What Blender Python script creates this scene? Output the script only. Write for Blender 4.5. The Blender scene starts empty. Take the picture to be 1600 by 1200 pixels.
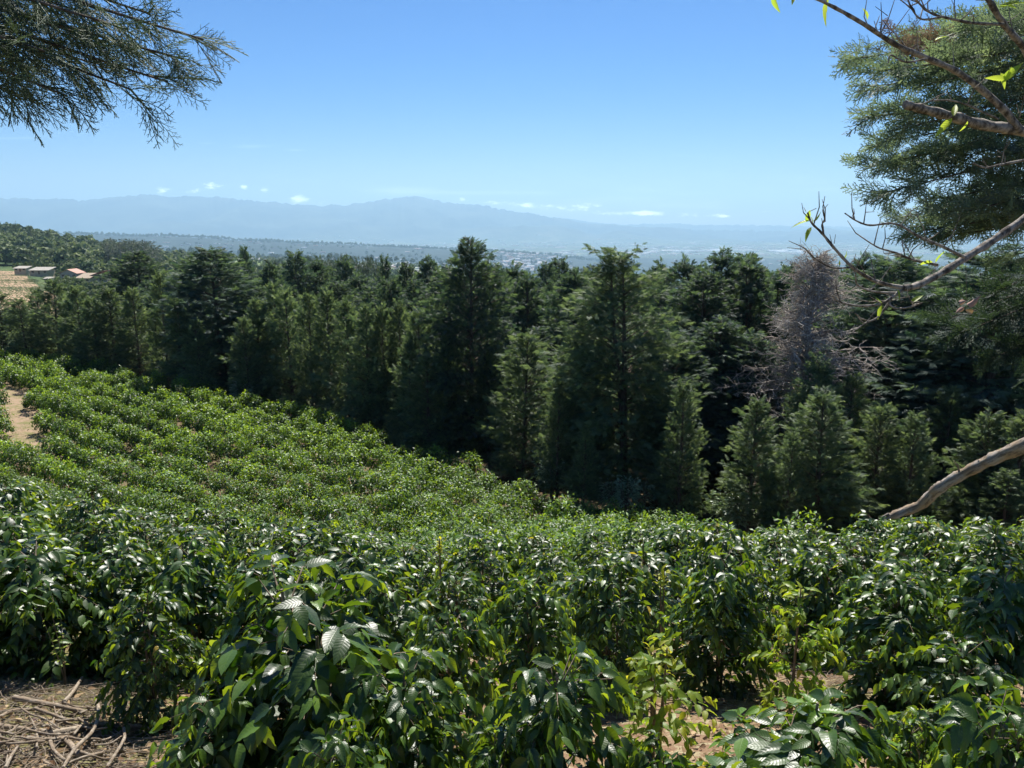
import bpy, math, random
import numpy as np
from math import radians as R_, sin, cos, tan, atan, pi
C = bpy.context.scene
COL = C.collection
rng = np.random.default_rng(7)
random.seed(7)

# ------------------------------------------------------------------ camera
PITCH = 12.1
FPX = 1186.0
cam_d = bpy.data.cameras.new('camera')
cam_d.sensor_width = 36.0
cam_d.lens = 36.0 * FPX / 1600.0
cam_d.clip_start = 0.1
cam_d.clip_end = 90000.0
cam = bpy.data.objects.new('camera', cam_d)
COL.objects.link(cam)
cam.location = (0, 0, 0)
cam.rotation_euler = (R_(90 - PITCH), 0, 0)
C.camera = cam
# ------------------------------------------------------------------ light
SUN_EL, SUN_AZ = 54.0, 8.0            # azimuth measured from +Y towards +X
wd = bpy.data.worlds.new('World'); C.world = wd; wd.use_nodes = True
sl = bpy.data.lights.new('sun', 'SUN'); sl.energy = 5.0; sl.angle = R_(0.53); sl.color = (1.0, 0.955, 0.88)
sun = bpy.data.objects.new('sun', sl); COL.objects.link(sun)
sun.rotation_euler = (R_(90 - SUN_EL), 0, R_(180 - SUN_AZ))
sun.location = (0, 0, 300)
C.view_settings.view_transform = 'Standard'; C.view_settings.look = 'None'
C.view_settings.exposure = 1.0; C.view_settings.gamma = 1
C.view_settings.use_curve_mapping = False
C.cycles.max_bounces = 6; C.cycles.diffuse_bounces = 2; C.cycles.glossy_bounces = 2
C.cycles.transmission_bounces = 4; C.cycles.volume_bounces = 0; C.cycles.transparent_max_bounces = 4
C.cycles.use_denoising = True
C.cycles.sample_clamp_indirect = 4.0
C.cycles.caustics_reflective = False; C.cycles.caustics_refractive = False

TH = R_(PITCH)
def slope_of(py):                     # z/Y of the sight line through image row py
    u = (600.0 - py) / FPX
    return (-sin(TH) + u * cos(TH)) / (cos(TH) + u * sin(TH))
def az_of(px, py=600.0):              # X/Y
    u = (600.0 - py) / FPX
    return ((px - 800.0) / FPX) / (cos(TH) + u * sin(TH))
def at(px, py, Y):
    return np.array([az_of(px, py) * Y, Y, slope_of(py) * Y])

# world: nishita sky with small far clouds given by direction
nt = wd.node_tree; nt.nodes.clear()
class NB:
    def __init__(s, tree): s.t = tree
    def n(s, typ, **kw):
        nd = s.t.nodes.new(typ)
        for k, v in kw.items():
            setattr(nd, k, v)
        return nd
    def link(s, a, b): s.t.links.new(a, b)
    def put(s, sock, v):
        if isinstance(v, (int, float)): sock.default_value = v
        elif isinstance(v, (tuple, list)): sock.default_value = v
        else: s.t.links.new(v, sock)
    def m(s, op, a, b=None, c=None, clamp=False):
        nd = s.t.nodes.new('ShaderNodeMath'); nd.operation = op; nd.use_clamp = clamp
        s.put(nd.inputs[0], a)
        if b is not None: s.put(nd.inputs[1], b)
        if c is not None: s.put(nd.inputs[2], c)
        return nd.outputs[0]
    def mix(s, f, a, b, typ='MIX'):
        nd = s.t.nodes.new('ShaderNodeMix'); nd.data_type = 'RGBA'; nd.blend_type = typ
        s.put(nd.inputs[0], f); s.put(nd.inputs[6], a); s.put(nd.inputs[7], b)
        return nd.outputs[2]
    def noise(s, vec, scale, detail=3, rough=.55, out=0):
        nd = s.t.nodes.new('ShaderNodeTexNoise'); nd.inputs['Scale'].default_value = scale
        nd.inputs['Detail'].default_value = detail; nd.inputs['Roughness'].default_value = rough
        if vec is not None: s.link(vec, nd.inputs['Vector'])
        return nd.outputs[out]
    def ramp(s, f, stops):
        nd = s.t.nodes.new('ShaderNodeValToRGB'); cr = nd.color_ramp
        while len(cr.elements) < len(stops): cr.elements.new(.5)
        for e, (p, c) in zip(cr.elements, stops):
            e.position = p; e.color = c if len(c) == 4 else (*c, 1)
        s.put(nd.inputs[0], f)
        return nd.outputs[0]
    def smooth(s, v, a, b):
        nd = s.t.nodes.new('ShaderNodeMapRange'); nd.interpolation_type = 'SMOOTHSTEP'
        s.put(nd.inputs[0], v); nd.inputs[1].default_value = a; nd.inputs[2].default_value = b
        return nd.outputs[0]
w = NB(nt)
sky = w.n('ShaderNodeTexSky', sky_type='NISHITA', sun_disc=False)
sky.sun_elevation = R_(SUN_EL); sky.sun_rotation = R_(SUN_AZ)
sky.altitude = 1500; sky.air_density = 1.0; sky.dust_density = 0.25; sky.ozone_density = 1.6
tc = w.n('ShaderNodeTexCoord')
sp = w.n('ShaderNodeSeparateXYZ'); w.link(tc.outputs['Generated'], sp.inputs[0])
yy = w.m('MAXIMUM', w.m('ABSOLUTE', sp.outputs[1]), 0.05)
azn = w.m('DIVIDE', sp.outputs[0], yy); eln = w.m('DIVIDE', sp.outputs[2], yy)
cv = w.n('ShaderNodeCombineXYZ')
w.link(w.m('MULTIPLY', azn, 1.0), cv.inputs[0]); w.link(w.m('MULTIPLY', eln, 2.2), cv.inputs[1])
nz = w.noise(cv.outputs[0], 75, 8, .68)
cv2 = w.n('ShaderNodeCombineXYZ')
w.link(w.m('MULTIPLY', azn, 1.0), cv2.inputs[0]); w.link(w.m('MULTIPLY', eln, 9.0), cv2.inputs[1])
nz2 = w.noise(cv2.outputs[0], 9, 5, .55)
def blobs(lst):
    acc = None
    for (px, py, wx, wy, st) in lst:
        a0, e0 = az_of(px, py), slope_of(py)
        wa, we = wx / FPX, wy / FPX
        da = w.m('DIVIDE', w.m('SUBTRACT', azn, a0), wa); de = w.m('DIVIDE', w.m('SUBTRACT', eln, e0), we)
        g = w.m('MULTIPLY', w.m('EXPONENT', w.m('MULTIPLY', w.m('ADD', w.m('MULTIPLY', da, da), w.m('MULTIPLY', de, de)), -1.0)), st)
        acc = g if acc is None else w.m('ADD', acc, g)
    return acc
g1 = blobs([(300, 300, 14, 5, .75), (505, 318, 14, 5, .7), (820, 320, 24, 5, .62), (920, 320, 22, 6, .62), (1010, 332, 22, 5, .75), (1130, 338, 20, 4, .7), (466, 311, 26, 10, 1.0), (330, 290, 24, 9, .9), (252, 297, 16, 9, .9), (380, 293, 12, 6, .8), (414, 296, 12, 8, .8),
            (765, 316, 36, 6, .74), (870, 324, 55, 9, .70), (960, 333, 60, 6, .62), (1075, 336, 60, 6, .7), (205, 302, 16, 4, .6), (722, 311, 8, 5, .8), (1200, 330, 50, 4, .6)])
cum = w.smooth(w.m('ADD', w.m('MULTIPLY', g1, 0.62), w.m('MULTIPLY', nz, 1.1)), 0.90, 1.30)
g2 = blobs([(630, 298, 70, 7, .9), (760, 301, 90, 3.5, .8), (395, 228, 40, 4, .55), (465, 234, 24, 3, .6), (30, 216, 60, 4, .8), (320, 224, 25, 3, .6), (1150, 300, 260, 26, .5), (1080, 245, 60, 8, .4), (900, 322, 240, 16, .6)])
cir = w.m('MULTIPLY', w.smooth(w.m('ADD', w.m('MULTIPLY', g2, 0.55), w.m('MULTIPLY', nz2, 0.8)), 0.55, 1.1), 0.42)
front = w.m('GREATER_THAN', sp.outputs[1], 0.0)
c_a = w.m('MULTIPLY', cum, front); c_b = w.m('MULTIPLY', cir, front)
skyc = w.mix(c_b, sky.outputs[0], (24.0, 24.0, 24.0, 1))
skyc = w.mix(w.m('MULTIPLY', c_a, .8), skyc, (56.0, 54.0, 50.0, 1))
hs = w.n('ShaderNodeHueSaturation'); hs.inputs['Saturation'].default_value = 1.28; w.link(skyc, hs.inputs['Color'])
bg = w.n('ShaderNodeBackground'); bg.inputs[1].default_value = 0.054
hi = w.smooth(eln, -.02, .21)
tone = w.mix(hi, (.75, .77, .90, 1), (.39, .72, 1.05, 1))
w.link(w.mix(1.0, hs.outputs[0], tone, 'MULTIPLY'), bg.inputs[0])
wo = w.n('ShaderNodeOutputWorld'); w.link(bg.outputs[0], wo.inputs[0])

# ------------------------------------------------------------------ helpers
def tag(o, label=None, cat=None, group=None, kind=None):
    if label: o['label'] = label
    if cat: o['category'] = cat
    if group: o['group'] = group
    if kind: o['kind'] = kind
    return o
def empty(name, loc=(0, 0, 0), rz=0.0):
    o = bpy.data.objects.new(name, None); COL.objects.link(o)
    o.location = loc; o.rotation_euler = (0, 0, rz); o.empty_display_size = .3
    return o
class MB:                               # mesh collector: all faces quads (tris as their own list)
    def __init__(s): s.V = []; s.F = []; s.n = 0; s.T = []; s.U = []; s.M = []
    def add(s, V, F, tint=None, uv=None, mat=0):
        V = np.asarray(V, float); F = np.asarray(F, int)
        s.V.append(V); s.F.append(F + s.n); s.n += len(V)
        s.T.append(np.zeros(len(V)) if tint is None else (np.full(len(V), tint) if np.isscalar(tint) else tint))
        s.U.append(np.zeros((len(V), 2)) if uv is None else uv)
        s.M.append(np.full(len(F), mat))
    def scatter(s, TV, TF, pos, frm, scl, tint=None, uv=None, mat=0):
        k, n = len(pos), len(TV)
        if k == 0: return
        scl = np.asarray(scl)
        if scl.ndim == 1: scl = scl[:, None]
        L = TV[None, :, :] * scl[:, None, :]
        V = np.einsum('kij,knj->kni', frm, L) + pos[:, None, :]
        F = (TF[None] + (np.arange(k) * n)[:, None, None]).reshape(-1, TF.shape[1])
        t = np.repeat(tint, n) if tint is not None else None
        u = np.tile(uv, (k, 1)) if uv is not None else None
        s.add(V.reshape(-1, 3), F, t, u, mat)
    def mesh(s, name, mats, smooth=True):
        me = bpy.data.meshes.new(name)
        V = np.concatenate(s.V); me.vertices.add(len(V)); me.vertices.foreach_set('co', V.ravel().astype(np.float32))
        loops = np.concatenate([f.ravel() for f in s.F]); tot = np.concatenate([np.full(len(f), f.shape[1]) for f in s.F])
        me.loops.add(len(loops)); me.loops.foreach_set('vertex_index', loops.astype(np.int32))
        st = np.concatenate([[0], np.cumsum(tot)[:-1]])
        me.polygons.add(len(tot)); me.polygons.foreach_set('loop_start', st.astype(np.int32))
        me.polygons.foreach_set('loop_total', tot.astype(np.int32))
        me.polygons.foreach_set('material_index', np.concatenate(s.M).astype(np.int32))
        me.polygons.foreach_set('use_smooth', np.full(len(tot), smooth))
        U = np.concatenate(s.U)
        if U.any():
            ul = me.uv_layers.new(name='UVMap'); ul.data.foreach_set('uv', U[loops].ravel().astype(np.float32))
        at_ = me.attributes.new('tint', 'FLOAT', 'POINT'); at_.data.foreach_set('value', np.concatenate(s.T).astype(np.float32))
        for m in (mats if isinstance(mats, (list, tuple)) else [mats]): me.materials.append(m)
        me.update(calc_edges=True)
        return me
    def build(s, name, mats, parent=None, loc=None, smooth=True):
        return link(name, s.mesh(name, mats, smooth), parent, loc)
def link(name, me, parent=None, loc=None):
    o = bpy.data.objects.new(name, me); COL.objects.link(o)
    if parent is not None: o.parent = parent
    if loc is not None: o.location = loc
    return o
def copy_tree(o, kids, loc, rz, scl):
    c = o.copy(); COL.objects.link(c); c.location = loc; c.rotation_euler = (0, 0, rz); c.scale = scl
    for k in kids:
        d = k.copy(); COL.objects.link(d); d.parent = c
    return c
def nrm(a): return a / np.maximum(np.linalg.norm(a, axis=-1, keepdims=True), 1e-9)
def frames(d, up, roll=None):           # columns: side, dir, normal
    d = nrm(d); up = up + 1e-4
    s = nrm(np.cross(d, up)); n = np.cross(s, d)
    if roll is not None:
        c, q = np.cos(roll)[:, None], np.sin(roll)[:, None]
        s, n = s * c + n * q, n * c - s * q
    return np.stack([s, d, n], axis=-1)
def tube(mb, pts, rad, sides=6, tint=0.0, mat=0, cap=True, wob=0.0, flat=1.0):
    pts = np.asarray(pts, float); n = len(pts)
    rad = np.broadcast_to(np.asarray(rad, float), (n,))
    t = np.gradient(pts, axis=0); t = nrm(t)
    ref = np.array([0, 0, 1.0]) if abs(t[:, 2]).mean() < .85 else np.array([1.0, 0, 0])
    a = nrm(np.cross(t, ref)); b = np.cross(t, a)
    th = np.arange(sides) / sides * 2 * pi
    V = pts[:, None] + (a[:, None] * np.cos(th)[None, :, None] + b[:, None] * np.sin(th)[None, :, None] * flat) * rad[:, None, None] * (1 + (rng.normal(0, wob, (n, sides, 1)) if wob else 0))
    i = np.arange(n - 1)[:, None] * sides; j = np.arange(sides)[None]; j2 = (j + 1) % sides
    F = np.stack([i + j, i + j2, i + sides + j2, i + sides + j], -1).reshape(-1, 4)
    uv = np.stack([np.tile(th / (2 * pi), n), np.repeat(np.cumsum(np.r_[0, np.linalg.norm(np.diff(pts, axis=0), axis=1)]), sides)], -1)
    mb.add(V.reshape(-1, 3), F, tint, uv, mat)
    if cap:
        for e, idx in ((0, 0), (n - 1, (n - 1) * sides)):
            ring = V[e]; c = ring.mean(0) + (t[e] * (rad[e] * .25) * (1 if e else -1))
            VV = np.vstack([ring, c]); FF = np.stack([np.arange(sides), (np.arange(sides) + 1) % sides, np.full(sides, sides)], -1)
            if e == 0: FF = FF[:, ::-1]
            mb.add(VV, FF, tint, None, mat)
def spline(P, n):                       # catmull-rom through P
    P = np.asarray(P, float)
    if len(P) < 3:
        t = np.linspace(0, 1, n)[:, None]; return P[0] * (1 - t) + P[-1] * t
    Q = np.vstack([2 * P[0] - P[1], P, 2 * P[-1] - P[-2]])
    out = []
    for u in np.linspace(0, len(P) - 1 - 1e-6, n):
        k = int(u); f = u - k; p0, p1, p2, p3 = Q[k:k + 4]
        out.append(.5 * ((2 * p1) + (-p0 + p2) * f + (2 * p0 - 5 * p1 + 4 * p2 - p3) * f * f + (-p0 + 3 * p1 - 3 * p2 + p3) * f ** 3))
    return np.array(out)
def vnoise(x, y, seed=0):
    xi = np.floor(x).astype(np.int64); yi = np.floor(y).astype(np.int64); fx = x - xi; fy = y - yi
    def h(a, b):
        v = (a * 374761393 + b * 668265263 + seed * 974711) & 0xffffffff
        v = ((v ^ (v >> 13)) * 1274126177) & 0xffffffff
        return ((v ^ (v >> 16)) & 0xffff) / 65535.0
    u = fx * fx * (3 - 2 * fx); v = fy * fy * (3 - 2 * fy)
    return (h(xi, yi) * (1 - u) + h(xi + 1, yi) * u) * (1 - v) + (h(xi, yi + 1) * (1 - u) + h(xi + 1, yi + 1) * u) * v
def fbm(x, y, o=4, seed=0, gain=.5):
    s = 0; a = 1; t = 0
    for k in range(o):
        s = s + a * vnoise(x * 2 ** k, y * 2 ** k, seed + k); t += a; a *= gain
    return s / t - .5
def ordn(n):
    W = 'zeroth first second third fourth fifth sixth seventh eighth ninth tenth eleventh twelfth thirteenth fourteenth fifteenth sixteenth seventeenth eighteenth nineteenth twentieth'.split()
    if n < len(W): return W[n]
    return str(n) + ({1: 'st', 2: 'nd', 3: 'rd'}.get(n % 10, 'th'))

# ------------------------------------------------------------------ terrain
NPX = np.array([-400, 0, 250, 500, 700, 1000, 1300, 1600, 2000.])
NY = np.array([.5, 3, 5, 7, 9, 12, 15, 18, 22, 28, 34, 45, 60, 78, 100, 150.])
NZ = np.array([
 [-1.7,-3.0,-3.6,-4.2,-4.8,-5.5,-6.3,-7.8,-10.8,-13.3,-14.4,-14.5,-13.8,-13.6,-18,-24],
 [-1.7,-3.0,-3.7,-4.4,-5.0,-5.7,-6.5,-8.0,-11.2,-13.6,-14.5,-14.6,-14.0,-13.7,-18.5,-26],
 [-1.7,-3.1,-3.9,-4.7,-5.4,-6.3,-7.3,-9.4,-12.4,-13.9,-14.6,-14.6,-14.4,-15.2,-20,-30],
 [-1.7,-3.1,-4.0,-4.85,-5.6,-6.6,-7.8,-10.,-12.8,-14.1,-14.6,-14.8,-15.4,-18,-22,-34],
 [-1.7,-3.1,-4.1,-4.9,-5.8,-6.9,-8.4,-9.8,-11.4,-13.4,-14.5,-15.1,-17,-20,-25,-38],
 [-1.7,-3.15,-4.1,-4.9,-5.8,-6.9,-8.1,-9.4,-11.2,-13.6,-15.0,-17,-19,-22,-27,-42],
 [-1.7,-3.15,-4.1,-4.85,-5.7,-6.75,-7.9,-9.0,-11.5,-14.4,-16,-17.5,-19.5,-23,-28,-44],
 [-1.7,-3.1,-4.0,-4.7,-5.5,-6.5,-7.6,-8.8,-11.6,-14.6,-16.2,-18,-20,-24,-30,-46],
 [-1.7,-3.1,-3.9,-4.6,-5.4,-6.4,-7.4,-8.6,-11.8,-14.6,-16.2,-18,-20,-24,-30,-46]])
FPXC = np.array([-400, 0, 75, 150, 225, 300, 400, 500, 700, 780, 860, 1000, 1300, 2000.])
FY = np.array([300, 475, 800, 1200, 2000, 3500, 5000, 7000, 9500, 11000, 14000, 20000, 24000.])
FYP = np.array([  # image row of the ground
 [450, 425, 380, 330, 370, 385, 390, 390, 352, 372, 395, 381, 375],
 [456, 436, 396, 361, 380, 388, 392, 393, 358, 374, 395, 381, 375],
 [460, 440, 400, 370, 382, 388, 392, 393, 358, 374, 395, 381, 375],
 [468, 446, 410, 388, 392, 394, 396, 397, 359, 375, 395, 381, 375],
 [478, 458, 420, 401, 398, 397, 398, 399, 361, 377, 395, 381, 375],
 [490, 472, 432, 412, 404, 400, 400, 401, 364, 380, 395, 381, 375],
 [500, 488, 444, 422, 411, 404, 403, 403, 369, 385, 395, 381, 375],
 [510, 500, 456, 434, 418, 409, 407, 406, 374, 390, 395, 381, 375],
 [520, 512, 470, 448, 430, 415, 413, 412, 383, 397, 395, 381, 375],
 [520, 516, 480, 458, 442, 430, 423, 418, 387, 400, 395, 381, 375],
 [520, 516, 488, 466, 452, 440, 432, 426, 393, 403, 395, 381, 375],
 [520, 516, 494, 474, 460, 452, 447, 443, 416, 407, 395, 381, 375],
 [520, 516, 500, 480, 468, 458, 452, 444, 417, 407, 395, 381, 375],
 [520, 516, 500, 480, 468, 458, 452, 444, 417, 407, 395, 381, 375]])
LY0, LY1, NG, NP_ = math.log(.3), math.log(24000), 520, 241
gpx = np.linspace(-400, 2000, NP_); gly = np.linspace(LY0, LY1, NG); gY = np.exp(gly)
nearI = np.array([np.interp(gly, np.log(NY), r) for r in NZ])
nearI = np.array([np.interp(gpx, NPX, nearI[:, j]) for j in range(NG)]).T
slp = np.vectorize(slope_of)(FYP)
nearS = nearI / gY[None]
s150 = np.array([np.interp(gpx, NPX, NZ[:, -1])]) / 150.0
fs = np.array([np.interp(gpx, FPXC, slp[:, j]) for j in range(len(FY))]).T      # NP_ x nFY
fs = np.hstack([s150.T, fs]); fly = np.log(np.r_[150, FY])
farS = np.array([np.interp(gly, fly, r) for r in fs])
SG = np.where(gY[None] <= 150, nearS, farS)
def blur(A, ax, r):
    k = np.exp(-.5 * (np.arange(-3 * r, 3 * r + 1) / r) ** 2); k /= k.sum()
    P = np.pad(A, [(3 * r, 3 * r) if i == ax else (0, 0) for i in range(2)], mode='edge')
    return np.apply_along_axis(lambda v: np.convolve(v, k, 'valid'), ax, P)
SG = blur(blur(SG, 1, 4), 0, 5)
RPX = [-400, 0, 60, 130, 160, 190, 240, 270, 300, 350, 400, 450, 500, 520, 540, 560, 580, 600, 612, 625, 632, 640, 650, 662, 675, 690, 705, 720, 740, 760, 780, 800, 850, 880, 900, 940, 1000, 1050, 1100, 1200, 1350, 1600, 2000]
RYP = [306, 310, 311, 313, 310, 306, 305, 308, 307, 309, 314, 318, 322, 320, 321, 318, 316, 311, 311, 307, 309, 307, 306, 309, 311, 316, 317, 320, 319, 321, 327, 330, 337, 342, 346, 351, 354, 357, 359, 361, 363, 364, 366]
QPX = [-400, 700, 780, 850, 900, 950, 980, 1010, 1060, 1100, 1200, 1300, 1400, 1600, 2000]
QYP = [350, 350, 334, 338, 343, 350, 351, 349, 350, 351, 352, 354, 356, 357, 358]
MLY = np.log([1, 4, 10, 30, 75, 300, 1000, 28000]); MFA = [.87, .88, .925, .945, .985, 1.0, 1.015, 1.028]
EX = np.array([-95, -80, -50, -20, -8, 0, 6, 14, 40, 60]); EY = np.array([110, 97, 77, 60, 49.5, 40, 34, 30.5, 27, 25])
def ground_z(X, Y):
    X = np.asarray(X, float); Y = np.asarray(Y, float)
    r = np.hypot(X, Y); az = np.clip(np.arctan2(X, Y), -R_(48), R_(48))
    Yd = np.maximum(r * np.cos(az), .31)
    px = np.clip(800 + FPX * np.interp(np.log(Yd), MLY, MFA) * np.tan(az), -400, 2000)
    gx = (px + 400) / 2400 * (NP_ - 1); gl = np.clip((np.log(Yd) - LY0) / (LY1 - LY0) * (NG - 1), 0, NG - 1.001)
    i = np.clip(gx.astype(int), 0, NP_ - 2); j = gl.astype(int); fx = gx - i; fy = gl - j
    s = (SG[i, j] * (1 - fx) + SG[i + 1, j] * fx) * (1 - fy) + (SG[i, j + 1] * (1 - fx) + SG[i + 1, j + 1] * fx) * fy
    z = s * np.minimum(Yd, 24000)
    # mountains
    z1 = np.interp(px, RPX, [slope_of(v) for v in RYP]) * 28000
    z2 = np.interp(px, QPX, [slope_of(v) for v in QYP]) * 34000
    spur = fbm(X / 2600, Y / 2600, 5, 11)
    ridgeN = fbm(az * 160, az * 0 + 3.1, 5, 5, .65) * 170
    a = np.clip((Yd - 21500) / 6200, 0, 1); b = np.clip((Yd - 28100) / 3000, 0, 1)
    prof = a * a * (3 - 2 * a) * .55 + .45 * a ** 2.2
    zm = z + (z1 + ridgeN * prof ** 5 - z) * prof + spur * 1100 * np.sin(pi * np.clip(a, 0, 1)) 
    zb = -500 + (zm + 500) * (1 - b) ** 1.4
    c = np.clip((Yd - 30500) / 3500, 0, 1); d = np.clip((Yd - 34000) / 2500, 0, 1)
    zc = zb + (z2 + ridgeN * .8 - zb) * c * c * (3 - 2 * c)
    zc = np.where(d > 0, -500 + (zc + 500) * (1 - d), zc)
    z = np.where(Yd > 21500, np.where(Yd > 28000, zc, zm), z)
    bey = Y - np.interp(X, EX, EY); sm = np.clip(bey / 7, 0, 1); z = z - 2.2 * sm * sm * (3 - 2 * sm) * np.clip((8 - X) / 14, 0, 1) * np.clip(1.6 - bey / 90, 0, 1) * (Y > 5)
    # roughness growing with distance
    z = z + fbm(X / 1.3, Y / 1.3, 3, 1) * .10 * np.exp(-r / 40)
    z = z + fbm(X / 60, Y / 60, 3, 2) * np.clip((r - 120) * .012, 0, 6)
    z = z + fbm(X / 420, Y / 420, 4, 3) * np.clip((r - 1200) * .009, 0, 42) * np.clip((26000 - Yd) / 9000, .15, 1)
    return z
def gz(x, y): return float(ground_z(np.array([x]), np.array([y]))[0])
def hit(px, py, h=0.0):                # where the sight line meets the ground raised by h
    Y = np.exp(np.linspace(math.log(1.0), math.log(2000), 4000))
    X = az_of(px, py) * Y; Z = slope_of(py) * Y
    below = np.where(Z < ground_z(X, Y) + h)[0]
    k = below[0] if len(below) else len(Y) - 1
    return np.array([X[k], Y[k], Z[k]])

# ------------------------------------------------------------------ materials
def newmat(name):
    m = bpy.data.materials.new(name); m.use_nodes = True; m.node_tree.nodes.clear()
    return m, NB(m.node_tree)
def out(nb, sh, disp=None):
    o = nb.n('ShaderNodeOutputMaterial'); nb.link(sh, o.inputs[0])
    if disp is not None: nb.link(disp, o.inputs[2])
def principled(nb, col, rough, spec=.5, normal=None, metal=0):
    p = nb.n('ShaderNodeBsdfPrincipled'); nb.put(p.inputs['Base Color'], col); nb.put(p.inputs['Roughness'], rough)
    p.inputs['Specular IOR Level'].default_value = spec; p.inputs['Metallic'].default_value = metal
    if normal is not None: nb.link(normal, p.inputs['Normal'])
    return p.outputs[0]
def attr(nb, name='tint'):
    a = nb.n('ShaderNodeAttribute'); a.attribute_name = name; return a.outputs['Fac']
def objrand(nb):
    return nb.n('ShaderNodeObjectInfo').outputs['Random']
def leaf_mat(name, dark, light, tdark, tlight, rough=.38, spec=.5, tr=.33, veins=True, vary=.35):
    m, n = newmat(name)
    t = attr(n); r = objrand(n)
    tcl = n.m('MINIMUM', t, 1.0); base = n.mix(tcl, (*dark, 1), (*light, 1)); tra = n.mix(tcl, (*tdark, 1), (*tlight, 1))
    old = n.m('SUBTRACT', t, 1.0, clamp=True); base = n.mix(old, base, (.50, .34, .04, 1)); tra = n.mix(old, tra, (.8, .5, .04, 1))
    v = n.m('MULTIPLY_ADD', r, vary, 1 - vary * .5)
    vm = n.n('ShaderNodeVectorMath', operation='SCALE'); n.link(base, vm.inputs[0]); n.link(v, vm.inputs['Scale'])
    base = vm.outputs[0]; normal = None
    if veins:
        uvn = n.n('ShaderNodeUVMap'); s = n.n('ShaderNodeSeparateXYZ'); n.link(uvn.outputs[0], s.inputs[0])
        u = n.m('ABSOLUTE', n.m('SUBTRACT', s.outputs[0], .5)); u2 = n.m('MULTIPLY', u, 2.0)
        ph = n.m('SUBTRACT', n.m('MULTIPLY', s.outputs[1], 9.0), n.m('MULTIPLY', u2, 1.5))
        wv = n.m('ABSOLUTE', n.m('SINE', n.m('MULTIPLY', ph, pi)))
        mid = n.smooth(u2, 0.0, .10)
        h = n.m('MULTIPLY', n.m('POWER', wv, .6), mid)
        bp = n.n('ShaderNodeBump'); bp.inputs['Strength'].default_value = .35; bp.inputs['Distance'].default_value = .0014
        n.link(h, bp.inputs['Height']); normal = bp.outputs[0]
        vein = n.m('SUBTRACT', 1.0, n.smooth(n.m('MULTIPLY', wv, mid), 0.0, .22))
        base = n.mix(n.m('MULTIPLY', vein, .35), base, (light[0] * 1.2, light[1] * 1.1, light[2] * 1.6, 1))
    geo = n.n('ShaderNodeNewGeometry')
    base = n.mix(n.m('MULTIPLY', geo.outputs['Backfacing'], .45), base, (light[0] * .9, light[1] * .75, light[2] * 1.6, 1))
    ps = principled(n, base, n.m('MULTIPLY_ADD', geo.outputs['Backfacing'], .25, rough), spec, normal)
    tl = n.n('ShaderNodeBsdfTranslucent'); n.link(tra, tl.inputs[0])
    if normal is not None: n.link(normal, tl.inputs['Normal'])
    mx = n.n('ShaderNodeMixShader'); mx.inputs[0].default_value = tr
    n.link(ps, mx.inputs[1]); n.link(tl.outputs[0], mx.inputs[2]); out(n, mx.outputs[0])
    return m
M = {}
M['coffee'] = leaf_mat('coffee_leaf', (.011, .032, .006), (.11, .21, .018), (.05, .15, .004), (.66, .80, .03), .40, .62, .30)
M['coffee_far'] = leaf_mat('coffee_leaf_small', (.010, .030, .008), (.115, .23, .028), (.04, .12, .008), (.62, .86, .04), .50, .50, .28, veins=False)
M['coffee_yellow'] = leaf_mat('coffee_leaf_yellowing', (.09, .18, .015), (.40, .40, .03), (.30, .50, .02), (.80, .72, .04), .45, .4, .42)
M['cyp_young'] = leaf_mat('cypress_spray_young', (.055, .095, .055), (.18, .235, .10), (.11, .19, .06), (.44, .56, .17), .62, .3, .33, veins=False, vary=.6)
M['cyp_tall'] = leaf_mat('cypress_spray_old', (.032, .058, .060), (.090, .145, .085), (.06, .12, .05), (.32, .46, .13), .65, .3, .32, veins=False, vary=.7)
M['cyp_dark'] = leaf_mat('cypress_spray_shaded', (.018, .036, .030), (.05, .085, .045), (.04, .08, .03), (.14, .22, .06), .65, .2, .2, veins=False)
M['cyp_olive'] = leaf_mat('cypress_spray_olive', (.055, .095, .058), (.17, .22, .10), (.11, .19, .07), (.42, .54, .16), .65, .28, .33, veins=False)
M['juniper'] = leaf_mat('cypress_spray_near', (.075, .11, .088), (.18, .24, .13), (.14, .21, .10), (.36, .46, .18), .6, .35, .42, veins=False)
M['brown'] = leaf_mat('dead_spray', (.16, .12, .07), (.32, .26, .16), (.15, .09, .04), (.3, .2, .1), .8, .1, .25, veins=False)
M['lime'] = leaf_mat('lime_leaf', (.16, .26, .03), (.34, .42, .05), (.40, .58, .04), (.70, .80, .08), .45, .4, .5)
M['euca'] = leaf_mat('eucalyptus_leaf', (.09, .12, .085), (.17, .20, .13), (.10, .14, .07), (.18, .24, .12), .55, .3, .25, veins=False)
M['woods'] = leaf_mat('woodland_leaf', (.05, .085, .04), (.22, .26, .11), (.07, .12, .03), (.28, .35, .11), .7, .2, .22, veins=False)
M['rowtree'] = leaf_mat('row_tree_leaf', (.10, .14, .035), (.22, .25, .07), (.12, .17, .03), (.28, .32, .08), .7, .2, .25, veins=False)
M['grass'] = leaf_mat('grass_blade', (.16, .20, .05), (.44, .38, .18), (.15, .2, .04), (.4, .35, .15), .7, .2, .3, veins=False)
M['litter'] = leaf_mat('fallen_leaf', (.12, .065, .03), (.42, .30, .17), (.1, .05, .02), (.3, .2, .1), .75, .2, .15, veins=False)
M['silver'] = leaf_mat('pale_broad_leaf', (.10, .16, .09), (.26, .34, .20), (.15, .25, .1), (.4, .5, .25), .35, .6, .3, veins=False)
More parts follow.
